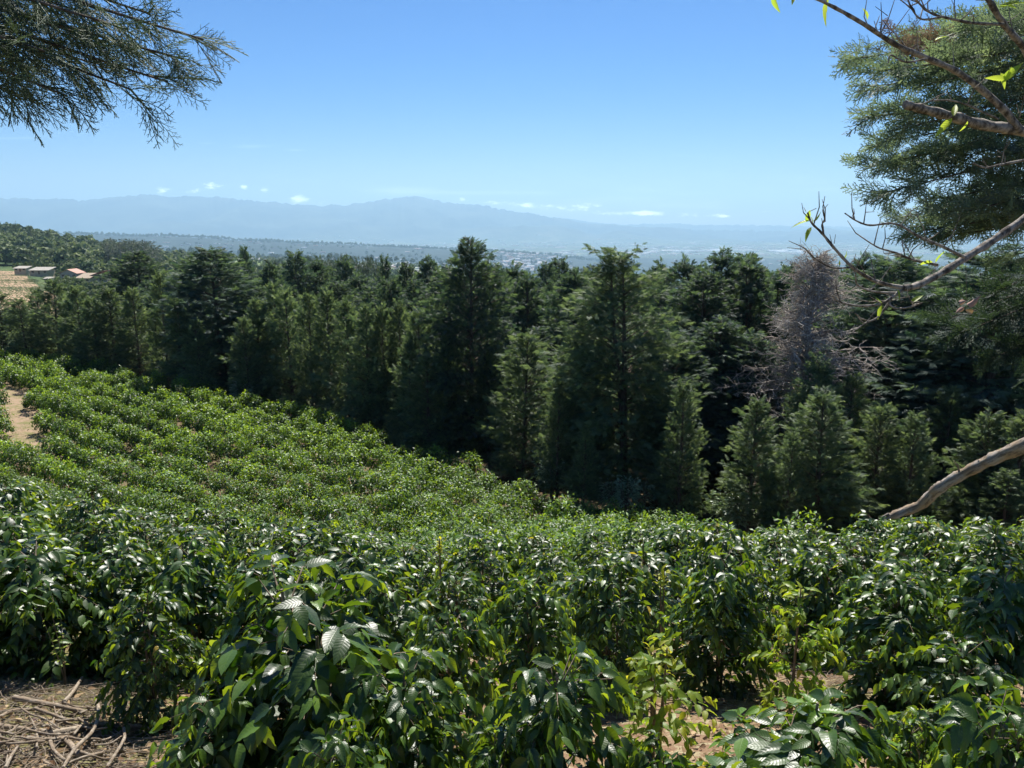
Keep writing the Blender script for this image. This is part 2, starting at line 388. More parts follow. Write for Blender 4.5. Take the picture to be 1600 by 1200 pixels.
def bark_mat(name, c1, c2, scale=14, bump=.012, rough=.9, stretch=.25):
    m, n = newmat(name)
    t = n.n('ShaderNodeTexCoord'); mp = n.n('ShaderNodeMapping'); mp.inputs['Scale'].default_value = (1, 1, stretch)
    n.link(t.outputs['Object'], mp.inputs[0])
    f = n.noise(mp.outputs[0], scale, 6, .65); g = n.noise(mp.outputs[0], scale * 3.7, 4, .6)
    col = n.mix(n.smooth(f, .36, .64), (*c1, 1), (*c2, 1))
    bp = n.n('ShaderNodeBump'); bp.inputs['Strength'].default_value = .8; bp.inputs['Distance'].default_value = bump
    n.link(n.m('ADD', f, n.m('MULTIPLY', g, .4)), bp.inputs['Height'])
    out(n, principled(n, col, rough, .25, bp.outputs[0])); return m
M['bark'] = bark_mat('bark', (.06, .045, .035), (.17, .13, .10))
M['bark_grey'] = bark_mat('bark_grey', (.055, .045, .036), (.33, .29, .245), 46, .004, .9, .6)
M['stem'] = bark_mat('coffee_stem_bark', (.10, .075, .05), (.24, .19, .14), 40, .003)
M['dead_bark'] = bark_mat('dead_twig', (.20, .16, .13), (.46, .40, .34), 9, .01)
M['euc_bark'] = bark_mat('pale_trunk', (.32, .29, .24), (.52, .49, .43), 6, .01)
# weathered wood for the big dead branch and the pruned sticks
def wood_mat(name, pale, tan_, dark, sc):
    m, n = newmat(name)
    uvn = n.n('ShaderNodeUVMap'); mp = n.n('ShaderNodeMapping'); mp.inputs['Scale'].default_value = (6, 7 * sc, 1)
    n.link(uvn.outputs[0], mp.inputs[0]); f = n.noise(mp.outputs[0], 1.6, 6, .7)
    t = n.n('ShaderNodeTexCoord'); big = n.noise(t.outputs['Object'], 9 * sc, 4, .6)
    gr = n.n('ShaderNodeMapping'); gr.inputs['Scale'].default_value = (34, 3, 1); n.link(uvn.outputs[0], gr.inputs[0])
    fine = n.noise(gr.outputs[0], 2.0, 4, .6)
    col = n.mix(n.smooth(big, .42, .56), (*pale, 1), (*tan_, 1)); col = n.mix(n.m('MULTIPLY', n.smooth(f, .48, .60), .85), col, (*dark, 1))
    col = n.mix(n.m('MULTIPLY', fine, .45), col, (dark[0] * 1.6, dark[1] * 1.6, dark[2] * 1.6, 1))
    bp = n.n('ShaderNodeBump'); bp.inputs['Strength'].default_value = 1.0; bp.inputs['Distance'].default_value = .008
    n.link(n.m('ADD', n.m('MULTIPLY', f, .7), fine), bp.inputs['Height'])
    out(n, principled(n, col, .85, .25, bp.outputs[0])); return m
M['deadwood'] = wood_mat('weathered_wood', (.50, .44, .37), (.44, .33, .21), (.10, .08, .065), 1)
M['stick'] = wood_mat('pruned_wood', (.46, .39, .30), (.34, .26, .18), (.14, .11, .08), 1.3)
def plain(name, col, rough=.7, spec=.4, noise=0, ns=3.0):
    m, n = newmat(name)
    if noise:
        t = n.n('ShaderNodeTexCoord'); f = n.noise(t.outputs['Object'], ns, 5, .6)
        c = n.mix(n.m('MULTIPLY', n.smooth(f, .35, .7), noise), (*col, 1), (col[0] * .55, col[1] * .5, col[2] * .45, 1))
    else: c = (*col, 1)
    out(n, principled(n, c, rough, spec)); return m
M['red_roof'] = plain('red_metal_roof', (.36, .06, .05), .6, .4, .4, .8)
M['rust_roof'] = plain('rusty_roof', (.36, .16, .10), .6, .4, .5, .8)
M['tan_roof'] = plain('tan_metal_roof', (.36, .28, .19), .55, .4, .5, .8)
M['pale_roof'] = plain('pale_metal_roof', (.40, .36, .29), .5, .4, .4, .8)
M['wall_white'] = plain('painted_wall', (.36, .34, .31), .8, .3, .3, .6)
M['wall_tan'] = plain('block_wall', (.48, .40, .28), .85, .3, .4, .6)
M['glass'] = plain('dark_window', (.03, .035, .045), .2, .6)
M['door'] = plain('wooden_door', (.16, .09, .05), .6, .4)
M['town'] = None
# ground
m, n = newmat('ground_soil_and_fields'); M['ground'] = m
g = n.n('ShaderNodeNewGeometry'); P = g.outputs['Position']
ln = n.n('ShaderNodeVectorMath', operation='LENGTH'); n.link(P, ln.inputs[0]); D = ln.outputs['Value']
a1 = n.noise(P, .9, 6, .62); a2 = n.noise(P, 9, 5, .65); a3 = n.noise(P, 48, 4, .7)
soil = n.ramp(a1, [(.32, (.15, .09, .05)), (.52, (.23, .14, .085)), (.72, (.34, .24, .15))])
dry = n.ramp(a2, [(.3, (.22, .17, .09)), (.7, (.42, .36, .22))])
near = n.mix(n.smooth(a2, .48, .60), soil, dry)
near = n.mix(n.m('MULTIPLY', n.smooth(a3, .52, .62), .6), near, (.10, .065, .04, 1))
gr_ = n.smooth(n.noise(P, .35, 5, .6), .50, .60)
near = n.mix(n.m('MULTIPLY', gr_, .55), near, (.16, .19, .06, 1))
b1 = n.noise(P, .012, 6, .6); b2 = n.noise(P, .11, 6, .7)
mid = n.ramp(b1, [(.3, (.05, .085, .03)), (.5, (.09, .13, .045)), (.62, (.14, .17, .06)), (.75, (.24, .21, .10))])
mid = n.mix(n.smooth(b2, .42, .62), mid, (.028, .052, .02, 1))
vo = n.n('ShaderNodeTexVoronoi'); vo.inputs['Scale'].default_value = .0016; n.link(P, vo.inputs['Vector'])
sc = n.n('ShaderNodeSeparateColor'); n.link(vo.outputs['Color'], sc.inputs[0])
c1 = n.noise(P, .0011, 6, .65); c2 = n.noise(P, .009, 6, .75)
far = n.ramp(sc.outputs[0], [(.0, (.05, .075, .04)), (.4, (.07, .10, .05)), (.7, (.12, .14, .07)), (1., (.17, .17, .12))])
far = n.mix(n.smooth(c1, .40, .60), far, (.05, .075, .045, 1))
far = n.mix(n.m('MULTIPLY', n.smooth(c2, .50, .70), .55), far, (.26, .25, .22, 1))
sz = n.n('ShaderNodeSeparateXYZ'); n.link(P, sz.inputs[0])
mtn = n.ramp(n.noise(P, .0007, 7, .65), [(.40, (.010, .022, .022)), (.62, (.07, .085, .06))])
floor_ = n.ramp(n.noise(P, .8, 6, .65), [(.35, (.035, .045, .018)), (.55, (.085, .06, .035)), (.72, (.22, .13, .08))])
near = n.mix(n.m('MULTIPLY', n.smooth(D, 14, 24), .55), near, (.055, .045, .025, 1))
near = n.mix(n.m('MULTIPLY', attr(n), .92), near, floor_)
plat = n.ramp(n.noise(P, .004, 6, .7), [(.35, (.012, .022, .022)), (.60, (.025, .040, .032)), (.76, (.09, .10, .07))])
hill = n.mix(n.smooth(b1, .40, .60), (.07, .11, .05, 1), (.20, .23, .10, 1))
mid = n.mix(n.smooth(D, 900, 1700), mid, hill)
col = n.mix(n.smooth(D, 90, 190), near, mid); col = n.mix(n.smooth(D, 2800, 4500), col, plat); col = n.mix(n.smooth(D, 11500, 13500), col, far)
col = n.mix(n.m('MULTIPLY', n.smooth(D, 21000, 25000), 1.0), col, mtn)
bp = n.n('ShaderNodeBump'); bp.inputs['Strength'].default_value = 1.0; bp.inputs['Distance'].default_value = .05
n.link(n.m('ADD', n.m('MULTIPLY', a2, .8), n.m('MULTIPLY', a3, .5)), bp.inputs['Height'])
out(n, principled(n, col, .95, .12, bp.outputs[0]))

# ------------------------------------------------------------------ ground sheet
az_f = np.linspace(-38, 38, 1081); az_b = np.linspace(38, 322, 96)[1:-1]
azs = np.radians(np.r_[az_f, az_b])
rs = np.r_[0.12, np.exp(np.linspace(math.log(.3), math.log(6000), 300)), np.exp(np.linspace(math.log(6100), math.log(37500), 210))]
A, RR = np.meshgrid(azs, rs); X = RR * np.sin(A); Y = RR * np.cos(A)
Z = ground_z(X, Y)
na, nr = len(azs), len(rs)
mb = MB()
i = np.arange(nr - 1)[:, None] * na; j = np.arange(na)[None]; j2 = (j + 1) % na
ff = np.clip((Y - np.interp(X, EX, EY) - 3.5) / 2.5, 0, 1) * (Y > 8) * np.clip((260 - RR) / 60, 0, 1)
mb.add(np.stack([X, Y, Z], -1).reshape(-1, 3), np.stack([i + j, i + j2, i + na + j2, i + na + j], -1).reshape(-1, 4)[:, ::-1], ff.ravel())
mb.add(np.vstack([np.stack([X[0], Y[0], Z[0]], -1), [[0, 0, float(Z[0].mean())]]]), np.stack([np.arange(na), (np.arange(na) + 1) % na, np.full(na, na)], -1)[:, ::-1])
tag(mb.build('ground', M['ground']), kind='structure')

# ------------------------------------------------------------------ leaf templates (x side, y along, z normal)
def leaf_template(nl, nw, wid=.36, droop=.25, fold=.12, wave=.02, tip=.75):
    v = np.linspace(0, 1, nl + 1); u = np.linspace(-1, 1, nw + 1)
    prof = np.sin(pi * v ** tip) ** .9 * (1 - .25 * v); prof[0] = .05; prof[-1] = .0
    prof /= prof.max()
    VV, UU = np.meshgrid(v, u, indexing='ij')
    X = UU * prof[:, None] * wid / 2
    Z = fold * np.abs(UU) * prof[:, None] * wid - droop * VV ** 2 + wave * np.sin(VV * 24 + UU * 2.0) * np.abs(UU)
    V = np.stack([X, VV, Z], -1).reshape(-1, 3)
    a = np.arange(nl)[:, None] * (nw + 1) + np.arange(nw)[None]
    F = np.stack([a, a + 1, a + nw + 2, a + nw + 1], -1).reshape(-1, 4)
    return V, F, np.stack([(UU + 1) / 2, VV], -1).reshape(-1, 2)
LEAF = {0: leaf_template(10, 4, .48, .42, .16, .022), 1: leaf_template(4, 2, .42, .30, .16, 0), 2: leaf_template(2, 2, .46, .3, .16, 0), 3: leaf_template(2, 1, .5, .3, 0, 0)}

def bush_arrays(seed, H=1.7, Rr=.75, nlat=92, step=.062, keep=.40, droop=.34, lobes=.20):
    r = np.random.default_rng(seed); P = []; Dv = []; T = []; L = []; br = []
    nst = r.integers(1, 4)
    stems = []
    for s in range(nst):
        a = r.uniform(0, 2 * pi); q = r.uniform(.04, .22) * (nst > 1)
        stems.append(np.array([[0.03 * cos(a), .03 * sin(a), -.1], [q * .6 * cos(a), q * .6 * sin(a), H * .45], [q * cos(a), q * sin(a), H * r.uniform(.88, 1.0)]]))
    ph = r.uniform(0, 6.28, 3)
    for k in range(nlat):
        st = stems[r.integers(nst)]
        t = (k + r.uniform(0, 1)) / nlat; zt = .05 + .93 * t ** .9
        path = spline(st, 12); base = path[int(zt * 11)]
        a = r.uniform(0, 2 * pi)
        pr = max(np.sin(pi * np.clip(.20 + .76 * zt, 0, 1)) ** .5, .42)
        lobe = 1 + lobes * sin(2 * a + ph[0]) * sin(3 * zt * 2 + ph[1]) + .12 * sin(5 * a + ph[2])
        Ln = Rr * pr * lobe * r.uniform(.75, 1.15)
        el = r.uniform(.10, .45) + .75 * zt ** 2
        s = np.arange(.12, 1.0001, step / max(Ln, .1))
        out_ = np.array([cos(a), sin(a), 0]); side = np.array([-sin(a), cos(a), 0])
        cur = base + out_ * (Ln * s)[:, None] + np.array([0, 0, 1]) * (Ln * (math.tan(el) * s - (droop + math.tan(el) * .7) * s ** 2))[:, None] + side * (.08 * Ln * np.sin(s * 3 + k))[:, None]
        br.append((np.vstack([base, cur])[::3], .006))
        tan_ = nrm(np.gradient(cur, axis=0)) if len(cur) > 1 else np.array([out_])
        for q in range(len(s)):
            if s[q] < keep and r.random() < .7: continue
            for sg in (-1, 1):
                if r.random() < .12: continue
                P.append(cur[q] + r.normal(0, .008, 3))
                d = side * sg * r.uniform(.5, 1.0) + tan_[q] * r.uniform(.3, 1.0) + np.array([0, 0, r.uniform(-.60, .30)])
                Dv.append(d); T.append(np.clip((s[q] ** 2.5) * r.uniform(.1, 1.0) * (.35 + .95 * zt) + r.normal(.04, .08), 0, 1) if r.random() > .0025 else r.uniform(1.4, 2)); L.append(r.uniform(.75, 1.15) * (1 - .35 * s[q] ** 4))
        # tip pair
        P.append(cur[-1]); Dv.append(tan_[-1] + np.array([0, 0, r.uniform(-.2, .4)])); T.append(r.uniform(.5, 1)); L.append(.55)
    for st in stems:
        for q in range(10):
            a = r.uniform(0, 2 * pi); e = r.uniform(.1, 1.2)
            P.append(st[-1] + r.normal(0, .02, 3) - np.array([0, 0, r.uniform(0, .2)])); Dv.append(np.array([cos(a) * cos(e), sin(a) * cos(e), sin(e)])); T.append(r.uniform(.35, 1)); L.append(r.uniform(.5, 1))
    return np.array(P), np.array(Dv), np.array(T), np.array(L), stems, br
def dome_arrays(seed, H=1.85, Rr=.70, shoots=64, per=15):
    r = np.random.default_rng(seed); P = []; Dv = []; T = []; L = []; ph = r.uniform(0, 6.28, 4)
    for k in range(shoots):
        a = k * 2.39996 + r.normal(0, .2); e = math.asin(min(1, max(-.35, -.35 + 1.35 * (k + .5) / shoots)))
        lob = 1 + .18 * sin(2 * a + ph[0]) + .12 * sin(3 * a + ph[1] + 3 * e)
        o_ = np.array([cos(a) * cos(e), sin(a) * cos(e), sin(e)])
        c = np.array([0, 0, H * .46]) + o_ * [Rr * lob, Rr * lob, H * .52 * r.uniform(.88, 1.1)] * r.uniform(.86, 1.05)
        for q in range(per):
            d = o_ * r.uniform(.2, 1.0) + r.normal(0, .5, 3) + [0, 0, -.15 - .95 * (1 - max(e, 0) / 1.57)]
            f = r.uniform(-.16, .06)
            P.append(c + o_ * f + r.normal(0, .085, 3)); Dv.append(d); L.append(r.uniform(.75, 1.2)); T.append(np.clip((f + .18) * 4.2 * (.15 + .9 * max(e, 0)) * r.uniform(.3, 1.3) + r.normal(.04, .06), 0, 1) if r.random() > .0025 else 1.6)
    return np.array(P), np.array(Dv), np.array(T), np.array(L), [np.array([[0, 0, -.1], [.02, .01, H * .4], [0, .03, H * .8]])], []
def bush_mesh(seed, lod, leaf=.15, mat='coffee', **kw):
    P, Dv, T, L, stems, br = (dome_arrays if kw.pop('dome', False) else bush_arrays)(seed, **kw)
    r = np.random.default_rng(seed + 99)
    TV, TF, UV = LEAF[lod]
    up = np.array([0, 0, 1.0]) + r.normal(0, .28, P.shape)
    fr = frames(Dv, up, r.normal(0, .35, len(P)))
    mb = MB(); sl_ = leaf * L
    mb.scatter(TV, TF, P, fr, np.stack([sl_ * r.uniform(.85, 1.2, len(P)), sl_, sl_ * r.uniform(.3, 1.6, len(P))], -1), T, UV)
    ms = MB()
    for st in stems:
        pth = spline(st, 9); tube(ms, pth, np.linspace(.024, .007, 9), 6 if lod < 2 else 4)
    if lod < 2:
        for pts, rad in br:
            if len(pts) > 1: tube(ms, pts, np.linspace(rad, .0025, len(pts)), 3, cap=False)
    return mb.mesh('foliage', M[mat]), ms.mesh('stem', M['stem'])
def bush_proto(seed, lod, **kw):
    f, s = bush_mesh(seed, lod, **kw)
    return f, s
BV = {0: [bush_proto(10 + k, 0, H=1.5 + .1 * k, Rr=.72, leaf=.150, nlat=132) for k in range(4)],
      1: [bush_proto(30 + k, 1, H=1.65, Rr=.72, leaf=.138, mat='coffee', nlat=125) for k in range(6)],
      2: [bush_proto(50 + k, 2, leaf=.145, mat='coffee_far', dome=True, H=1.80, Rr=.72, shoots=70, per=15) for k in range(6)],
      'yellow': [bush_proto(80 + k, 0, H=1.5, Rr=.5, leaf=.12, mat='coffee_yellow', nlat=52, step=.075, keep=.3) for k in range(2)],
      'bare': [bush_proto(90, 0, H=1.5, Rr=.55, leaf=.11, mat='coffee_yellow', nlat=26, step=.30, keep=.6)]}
placed = []
def put_bush(x, y, kind, v, scl, rz, label, group='coffee bushes planted in rows on the slope', cat='coffee bush', sink=0.0):
    z = gz(x, y) - sink
    root = empty('coffee_bush', (x, y, z), rz); root.scale = (scl[0], scl[0], scl[1])
    f, s = BV[kind][v % len(BV[kind])]
    link('foliage', f, root); link('stem', s, root)
    tag(root, label, cat, group); placed.append((x, y))
    return root
# near bushes one by one: px, row of top, depth, width px, kind, label
NEARB = [
 (480, 905, 3.7, 420, 0, 0, 'large coffee bush with big ribbed leaves, front and centre of the left half'),
 (350, 1035, 3.4, 260, 0, 1, 'low leafy coffee bush just right of the pile of pruned sticks'),
 (620, 1030, 3.3, 260, 0, 2, 'coffee bush with hanging leaves low between the two largest front bushes'),
 (225, 925, 5.6, 170, 0, 3, 'small round coffee bush above the pile of pruned sticks'),
 (870, 985, 3.1, 300, 0, 1, 'dome shaped coffee bush with broad leaves at the middle of the bottom edge'),
 (1215, 1056, 2.8, 360, 0, 3, 'low broad leaved coffee bush with one orange leaf at the bottom edge'),
 (1560, 1080, 2.5, 300, 0, 0, 'dark coffee bush cut off by the bottom right corner'),
 (1395, 880, 6.8, 230, 0, 2, 'coffee bush on one bare dark stem above the patch of twig litter'),
 (1560, 862, 6.4, 260, 0, 1, 'tall dark coffee bush against the right edge of the picture'),
 (1130, 860, 7.6, 190, 0, 0, 'coffee bush behind the yellow bush, left of the sparse yellowish one'),
 (960, 872, 7.3, 180, 0, 3, 'dense coffee bush directly above the yellow leaved bush'),
 (830, 890, 6.4, 190, 0, 2, 'coffee bush behind the dome shaped bush in the middle'),
 (700, 930, 5.2, 200, 0, 1, 'coffee bush with one yellow leaf right of the large front bush'),
 (620, 880, 6.6, 200, 0, 3, 'coffee bush rising behind the right side of the large front bush'),
 (420, 865, 7.0, 210, 0, 2, 'coffee bush rising behind the left side of the large front bush'),
 (300, 840, 7.6, 210, 0, 0, 'shaded coffee bush behind the small round one'),
 (60, 830, 7.0, 260, 0, 1, 'dark coffee bush at the left edge above the dry grass patch'),
 (180, 850, 7.4, 200, 0, 2, 'dark coffee bush over the shaded bare ground near the left edge'),
 (-60, 800, 7.0, 260, 0, 3, 'coffee bush cut off by the left edge of the picture'),
 (1035, 1135, 2.9, 170, 0, 1, 'low coffee bush at the bottom edge under the yellow leaved bush'),
 (1425, 1120, 2.9, 170, 0, 3, 'small coffee bush between the orange leaved one and the bottom right corner'),
 (1505, 985, 4.4, 200, 0, 2, 'shaded coffee bush above the bottom right corner'),
 (1290, 850, 9.2, 170, 0, 1, 'coffee bush between the thin yellowish one and the one on a bare stem'),
 (530, 1130, 2.6, 220, 0, 0, 'coffee bush filling the bottom edge left of centre'),
 (780, 1120, 2.9, 150, 0, 2, 'low coffee bush peeping up at the bottom edge left of the dome shaped one'),
]
for (px, py, Yd, wpx, kd, v, lab) in NEARB:
    X_ = az_of(px, py + 90) * Yd; zt = slope_of(py) * Yd; zb = gz(X_, Yd); H = zt - zb
    wr = wpx / 2 / FPX * math.hypot(Yd, zt * .5)
    hv = [1.5, 1.6, 1.7, 1.8][v]
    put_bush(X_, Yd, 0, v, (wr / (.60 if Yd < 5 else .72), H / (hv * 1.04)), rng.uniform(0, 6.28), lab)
def put_kind(px, py, Yd, wpx, kind, v, lab):
    X_ = az_of(px, py + 60) * Yd; zt = slope_of(py) * Yd; H = zt - gz(X_, Yd); wr = wpx / 2 / FPX * Yd
    put_bush(X_, Yd, kind, v, (wr / .5, H / 1.55), rng.uniform(0, 6.28), lab)
put_kind(1030, 1000, 4.9, 210, 'yellow', 0, 'sparse coffee bush with yellow leaves and a bare brown stem')
put_kind(1248, 900, 6.6, 160, 'yellow', 1, 'thin yellowish coffee bush with two bare stems over the litter patch')
put_kind(1040, 872, 8.6, 110, 'bare', 0, 'half bare coffee bush of pale dry twigs on the middle of the near slope')
put_kind(690, 830, 10.2, 90, 'bare', 0, 'half bare coffee bush with reddish twigs left of centre')
put_kind(1440, 1090, 3.6, 120, 'yellow', 1, 'small pale green coffee seedling by the bottom edge right of the orange leaf')

# rows over the slope and the far hillside
ca, sa = cos(R_(-37)), sin(R_(-37))
cand = []
def in_view(x, y, z, m=60):
    yc = y * cos(TH) - z * sin(TH); zc = y * sin(TH) + z * cos(TH)
    px = 800 + FPX * x / yc; py = 600 - FPX * zc / yc
    return -m < px < 1600 + m and py < 1260, px, py
row = 0
for iy in range(40):                       # near slope: rows across the view
    y0 = 9.0 + iy * 1.9
    if y0 > 23: break
    xs = np.arange(-22, 22, 1.26)
    for x in xs:
        xx = x + rng.normal(0, .10); yy_ = y0 + .9 * sin(x * .21) + .05 * x + rng.normal(0, .14)
        cand.append((xx, yy_, iy, 0))
for ir in range(-60, 60):                  # hillside rows parallel to the wood's edge
    for k in np.arange(-90, 110, 1.30):
        bx, by = ir * 2.15, k
        x = -10 + by * ca - bx * sa; y = 45 + by * sa + bx * ca
        x += rng.normal(0, .10) + .5 * sin(k * .1); y += rng.normal(0, .10)
        if y < 23.5: continue
        cand.append((x, y, ir, 1))
vis = []
for (x, y, ir, zone) in cand:
    if y > np.interp(x, EX, EY) - .6: continue
    z = gz(x, y)
    ok, px, py = in_view(x, y, z + 1.5)
    if not ok: continue
    # the bare track at the left
    ax, ay, bx, by = -42.8, 63, -30.6, 46
    t = np.clip(((x - ax) * (bx - ax) + (y - ay) * (by - ay)) / ((bx - ax) ** 2 + (by - ay) ** 2), 0, 1)
    if math.hypot(x - ax - t * (bx - ax), y - ay - t * (by - ay)) < 1.05 and y > 45: continue
    if rng.random() < .035: continue
    if min((math.hypot(x - a, y - b) for a, b in placed[:25]), default=9) < .75: continue
    # hidden behind the near slope?
    f = np.linspace(.15, .93, 40); gx_, gy_ = x * f, y * f
    hz = ((ground_z(gx_, gy_) + 1.15) / gy_).max()
    if (z + 1.75) / y < hz: continue
    vis.append((x, y, z, ir, zone, px, py, hz))
vis.sort(key=lambda v: v[1])
N_IND = 300 - len(placed)
ind, rest = vis[:N_IND], vis[N_IND:]
rows = {}
for v in ind: rows.setdefault((v[4], v[3]), []).append(v)
for ri, key in enumerate(sorted(rows, key=lambda k: np.mean([v[1] for v in rows[k]]))):
    for bi, v in enumerate(sorted(rows[key], key=lambda v: v[5])):
        x, y = v[0], v[1]
        lod = 1 if y < 19 else 2
        s = rng.uniform(.82, 1.16)
        put_bush(x, y, lod, int(rng.integers(6)), (s * rng.uniform(.95, 1.12), s * rng.uniform(.9, 1.08)), rng.uniform(0, 6.28),
                 f'green coffee bush, {ordn(bi + 1)} from the left in the {ordn(ri + 1)} row back from the front bushes')
# everything farther: one mass
mb = MB()
far_vars = []
for k in range(6):
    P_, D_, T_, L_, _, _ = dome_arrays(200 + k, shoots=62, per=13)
    far_vars.append((P_, D_, T_, L_))
TV = np.array([[0, 0, 0], [.24, .5, .05], [0, 1, -.15], [-.24, .5, .05]]); TF = np.array([[0, 1, 2, 3]]); UV = np.array([[.5, 0], [1, .5], [.5, 1], [0, .5]])
for (x, y, z, *_r) in rest:
    P_, D_, T_, L_ = far_vars[rng.integers(6)]
    a = rng.uniform(0, 6.28); Rz = np.array([[cos(a), -sin(a), 0], [sin(a), cos(a), 0], [0, 0, 1]])
    s = rng.uniform(.78, 1.16); low = rng.uniform(.85, 1.15)
    PP = (P_ @ Rz.T) * [s, s, s * low] + [x, y, z - .05]
    fr = frames(D_ @ Rz.T, np.array([0, 0, 1.0]) + rng.normal(0, .35, P_.shape), rng.normal(0, .4, len(P_)))
    sc_ = .165 * L_ * (1 + max(0, y - 40) * .006)
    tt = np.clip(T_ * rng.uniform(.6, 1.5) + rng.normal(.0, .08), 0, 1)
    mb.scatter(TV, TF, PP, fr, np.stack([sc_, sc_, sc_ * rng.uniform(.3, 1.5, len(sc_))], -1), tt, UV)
o = mb.build('coffee_plantation', M['coffee_far'])
tag(o, 'dense mass of small coffee bushes covering the hillside below the dark wood', 'coffee plants', kind='stuff')
print('bushes individual', len(ind), 'rest', len(rest))

# ------------------------------------------------------------------ conifers
def fan_template(seed, nf=11, wid=.055, ln=.45, spread=1.0):
    r = np.random.default_rng(seed); V = []; F = []
    for k in range(nf):
        t = k / (nf - 1); sg = -1 if k % 2 else 1
        y0 = .1 + .75 * t; a = sg * (R_(48) * (1 - t * .75)) * spread if k < nf - 1 else 0
        l = ln * (1 - .45 * t) * r.uniform(.8, 1.2); p = np.array([0, y0 * .9, 0]); d = np.array([sin(a), cos(a), 0]); s = np.array([cos(a), -sin(a), 0])
        zz = r.normal(0, .05)
        b = len(V)
        V += [p - d * .1, p + d * l * .45 + s * wid * .5 + [0, 0, .03 + zz], p + d * l + [0, 0, zz - .05], p + d * l * .45 - s * wid * .5 + [0, 0, .03 + zz]]
        F.append([b, b + 1, b + 2, b + 3])
    V = np.array(V); V[:, 2] -= .18 * V[:, 1] ** 2
    return V, np.array(F)
FANS = [fan_template(s, 15, .062, .5) for s in range(3)]
def conifer(seed, H, Rc, kind, tb=.12, dens=1.0, spray=.55, mat='cyp_tall', bark='bark', leaders=1, lobes=.18, k_s=13):
    r = np.random.default_rng(seed)
    tm = MB(); cm = MB()
    lean = r.normal(0, .02, 2)
    heads = [(0, 0, 1.0)] + [(r.uniform(-.28, .28) * Rc, r.uniform(-.28, .28) * Rc, r.uniform(.9, .98)) for _ in range(leaders - 1)]
    trunks = []
    for (hx, hy, hh) in heads:
        pth = spline([[0, 0, -.4], [lean[0] * H * .3 + hx * .1, lean[1] * H * .3 + hy * .1, H * .35], [lean[0] * H * .6 + hx * .8, lean[1] * H * .6 + hy * .8, H * .7], [lean[0] * H + hx, lean[1] * H + hy, H * hh]], 14)
        tube(tm, pth, np.linspace(H * .016 + .03, .02, 14), 7, cap=False); trunks.append(pth)
    nb = int(H * 17 * dens); ph = r.uniform(0, 6.28, 8)
    PP = []; DD = []; SS = []; TT = []
    for k in range(nb):
        u = (k + r.uniform(0, 1)) / nb; t = tb + (1 - tb) * u
        tr = trunks[r.integers(len(trunks))] if t > .35 else trunks[0]
        base = tr[min(13, int(t * 13.0))] * 1.0; base[2] = min(t * H, tr[-1][2])
        a = r.uniform(0, 2 * pi)
        if kind == 'young':
            pr = (1 - u) ** .68 * (1 - .25 * np.exp(-u * 9)); el = .55 + .75 * u; dr = .22
        elif kind == 'tall':
            pr = (1 - u ** 4.0) ** .7 * (.80 + .20 * sin(pi * min(u * 1.1, 1))) ; pr = max(pr, .22); el = .55 + .5 * u; dr = .42
        elif kind == 'old':
            pr = (1 - u ** 3.0) ** .8 * (.72 + .28 * sin(pi * u)); pr = max(pr, .26); el = .55 + .6 * u; dr = .50
        else:
            pr = sin(pi * min(.12 + .8 * u, 1)) ** .6; el = .5 + .4 * u; dr = .3
        lobe = 1 + lobes * (sin(2 * a + ph[0] + 4 * u) + sin(3 * a + ph[1] + u * 13) + .7 * sin(a + ph[2] + u * 27)) * .7
        L = max(Rc * pr * lobe * r.uniform(.72, 1.12), .25)
        o_ = np.array([cos(a), sin(a), 0]); sd = np.array([-sin(a), cos(a), 0])
        ns = max(4, int(k_s * (.35 + .65 * L / Rc))); s = r.uniform(.06, 1.0, ns) ** .62
        pos = base + o_ * (L * s)[:, None] + np.array([0, 0, 1]) * (L * (math.tan(el) * .6 * s - dr * s ** 2 * .8))[:, None]
        wv = .26 * L * np.sin(pi * np.clip(s * .85, 0, 1)) * r.uniform(-1, 1, ns)
        pos = pos + sd * wv[:, None] + r.normal(0, .05 * L + .03, (ns, 3)) * [1, 1, .6]
        d = o_ + sd * (np.sign(wv) * r.uniform(.1, .9, ns))[:, None] + np.array([0, 0, 1]) * (r.normal(.25 if kind == 'young' else .0, .35, ns) + (.5 * u))[:, None]
        PP.append(pos); DD.append(d); SS.append(spray * r.uniform(.65, 1.2, ns) * (.6 + .4 * L / Rc)); TT.append(np.clip(r.normal(.35, .22, ns) + r.normal(0, .12), 0, 1))
        if k % 2 == 0:
            q = np.linspace(0, .8, 5)
            tube(tm, base + o_ * (L * q)[:, None] + np.array([0, 0, 1]) * (L * (math.tan(el) * .6 * q - dr * q ** 2 * .8))[:, None], np.linspace(.012 * L + .012, .006, 5), 3, cap=False)
    for (hx, hy, hh), tr in zip(heads, trunks):      # pointed leading shoots
        ns = 16; zz = r.uniform(-.9, .25, ns) * (.6 if kind == 'young' else 1)
        a = r.uniform(0, 6.28, ns)
        PP.append(tr[-1] + np.stack([np.cos(a) * .05, np.sin(a) * .05, zz], -1)); DD.append(np.stack([np.cos(a) * .5, np.sin(a) * .5, np.full(ns, 1.1)], -1)); SS.append(spray * r.uniform(.6, .95, ns)); TT.append(r.uniform(.2, .9, ns))
    PP = np.concatenate(PP); DD = np.concatenate(DD); SS = np.concatenate(SS); TT = np.concatenate(TT)
    up = np.array([0, 0, 1.0]) + r.normal(0, .7, PP.shape); fr = frames(DD, up, r.normal(0, .9, len(PP)))
    for q, (TV, TF) in enumerate(FANS):
        sel = np.arange(len(PP)) % 3 == q
        cm.scatter(TV, TF, PP[sel], fr[sel], SS[sel], TT[sel])
    return cm.mesh('crown', M[mat]), tm.mesh('trunk', M[bark])
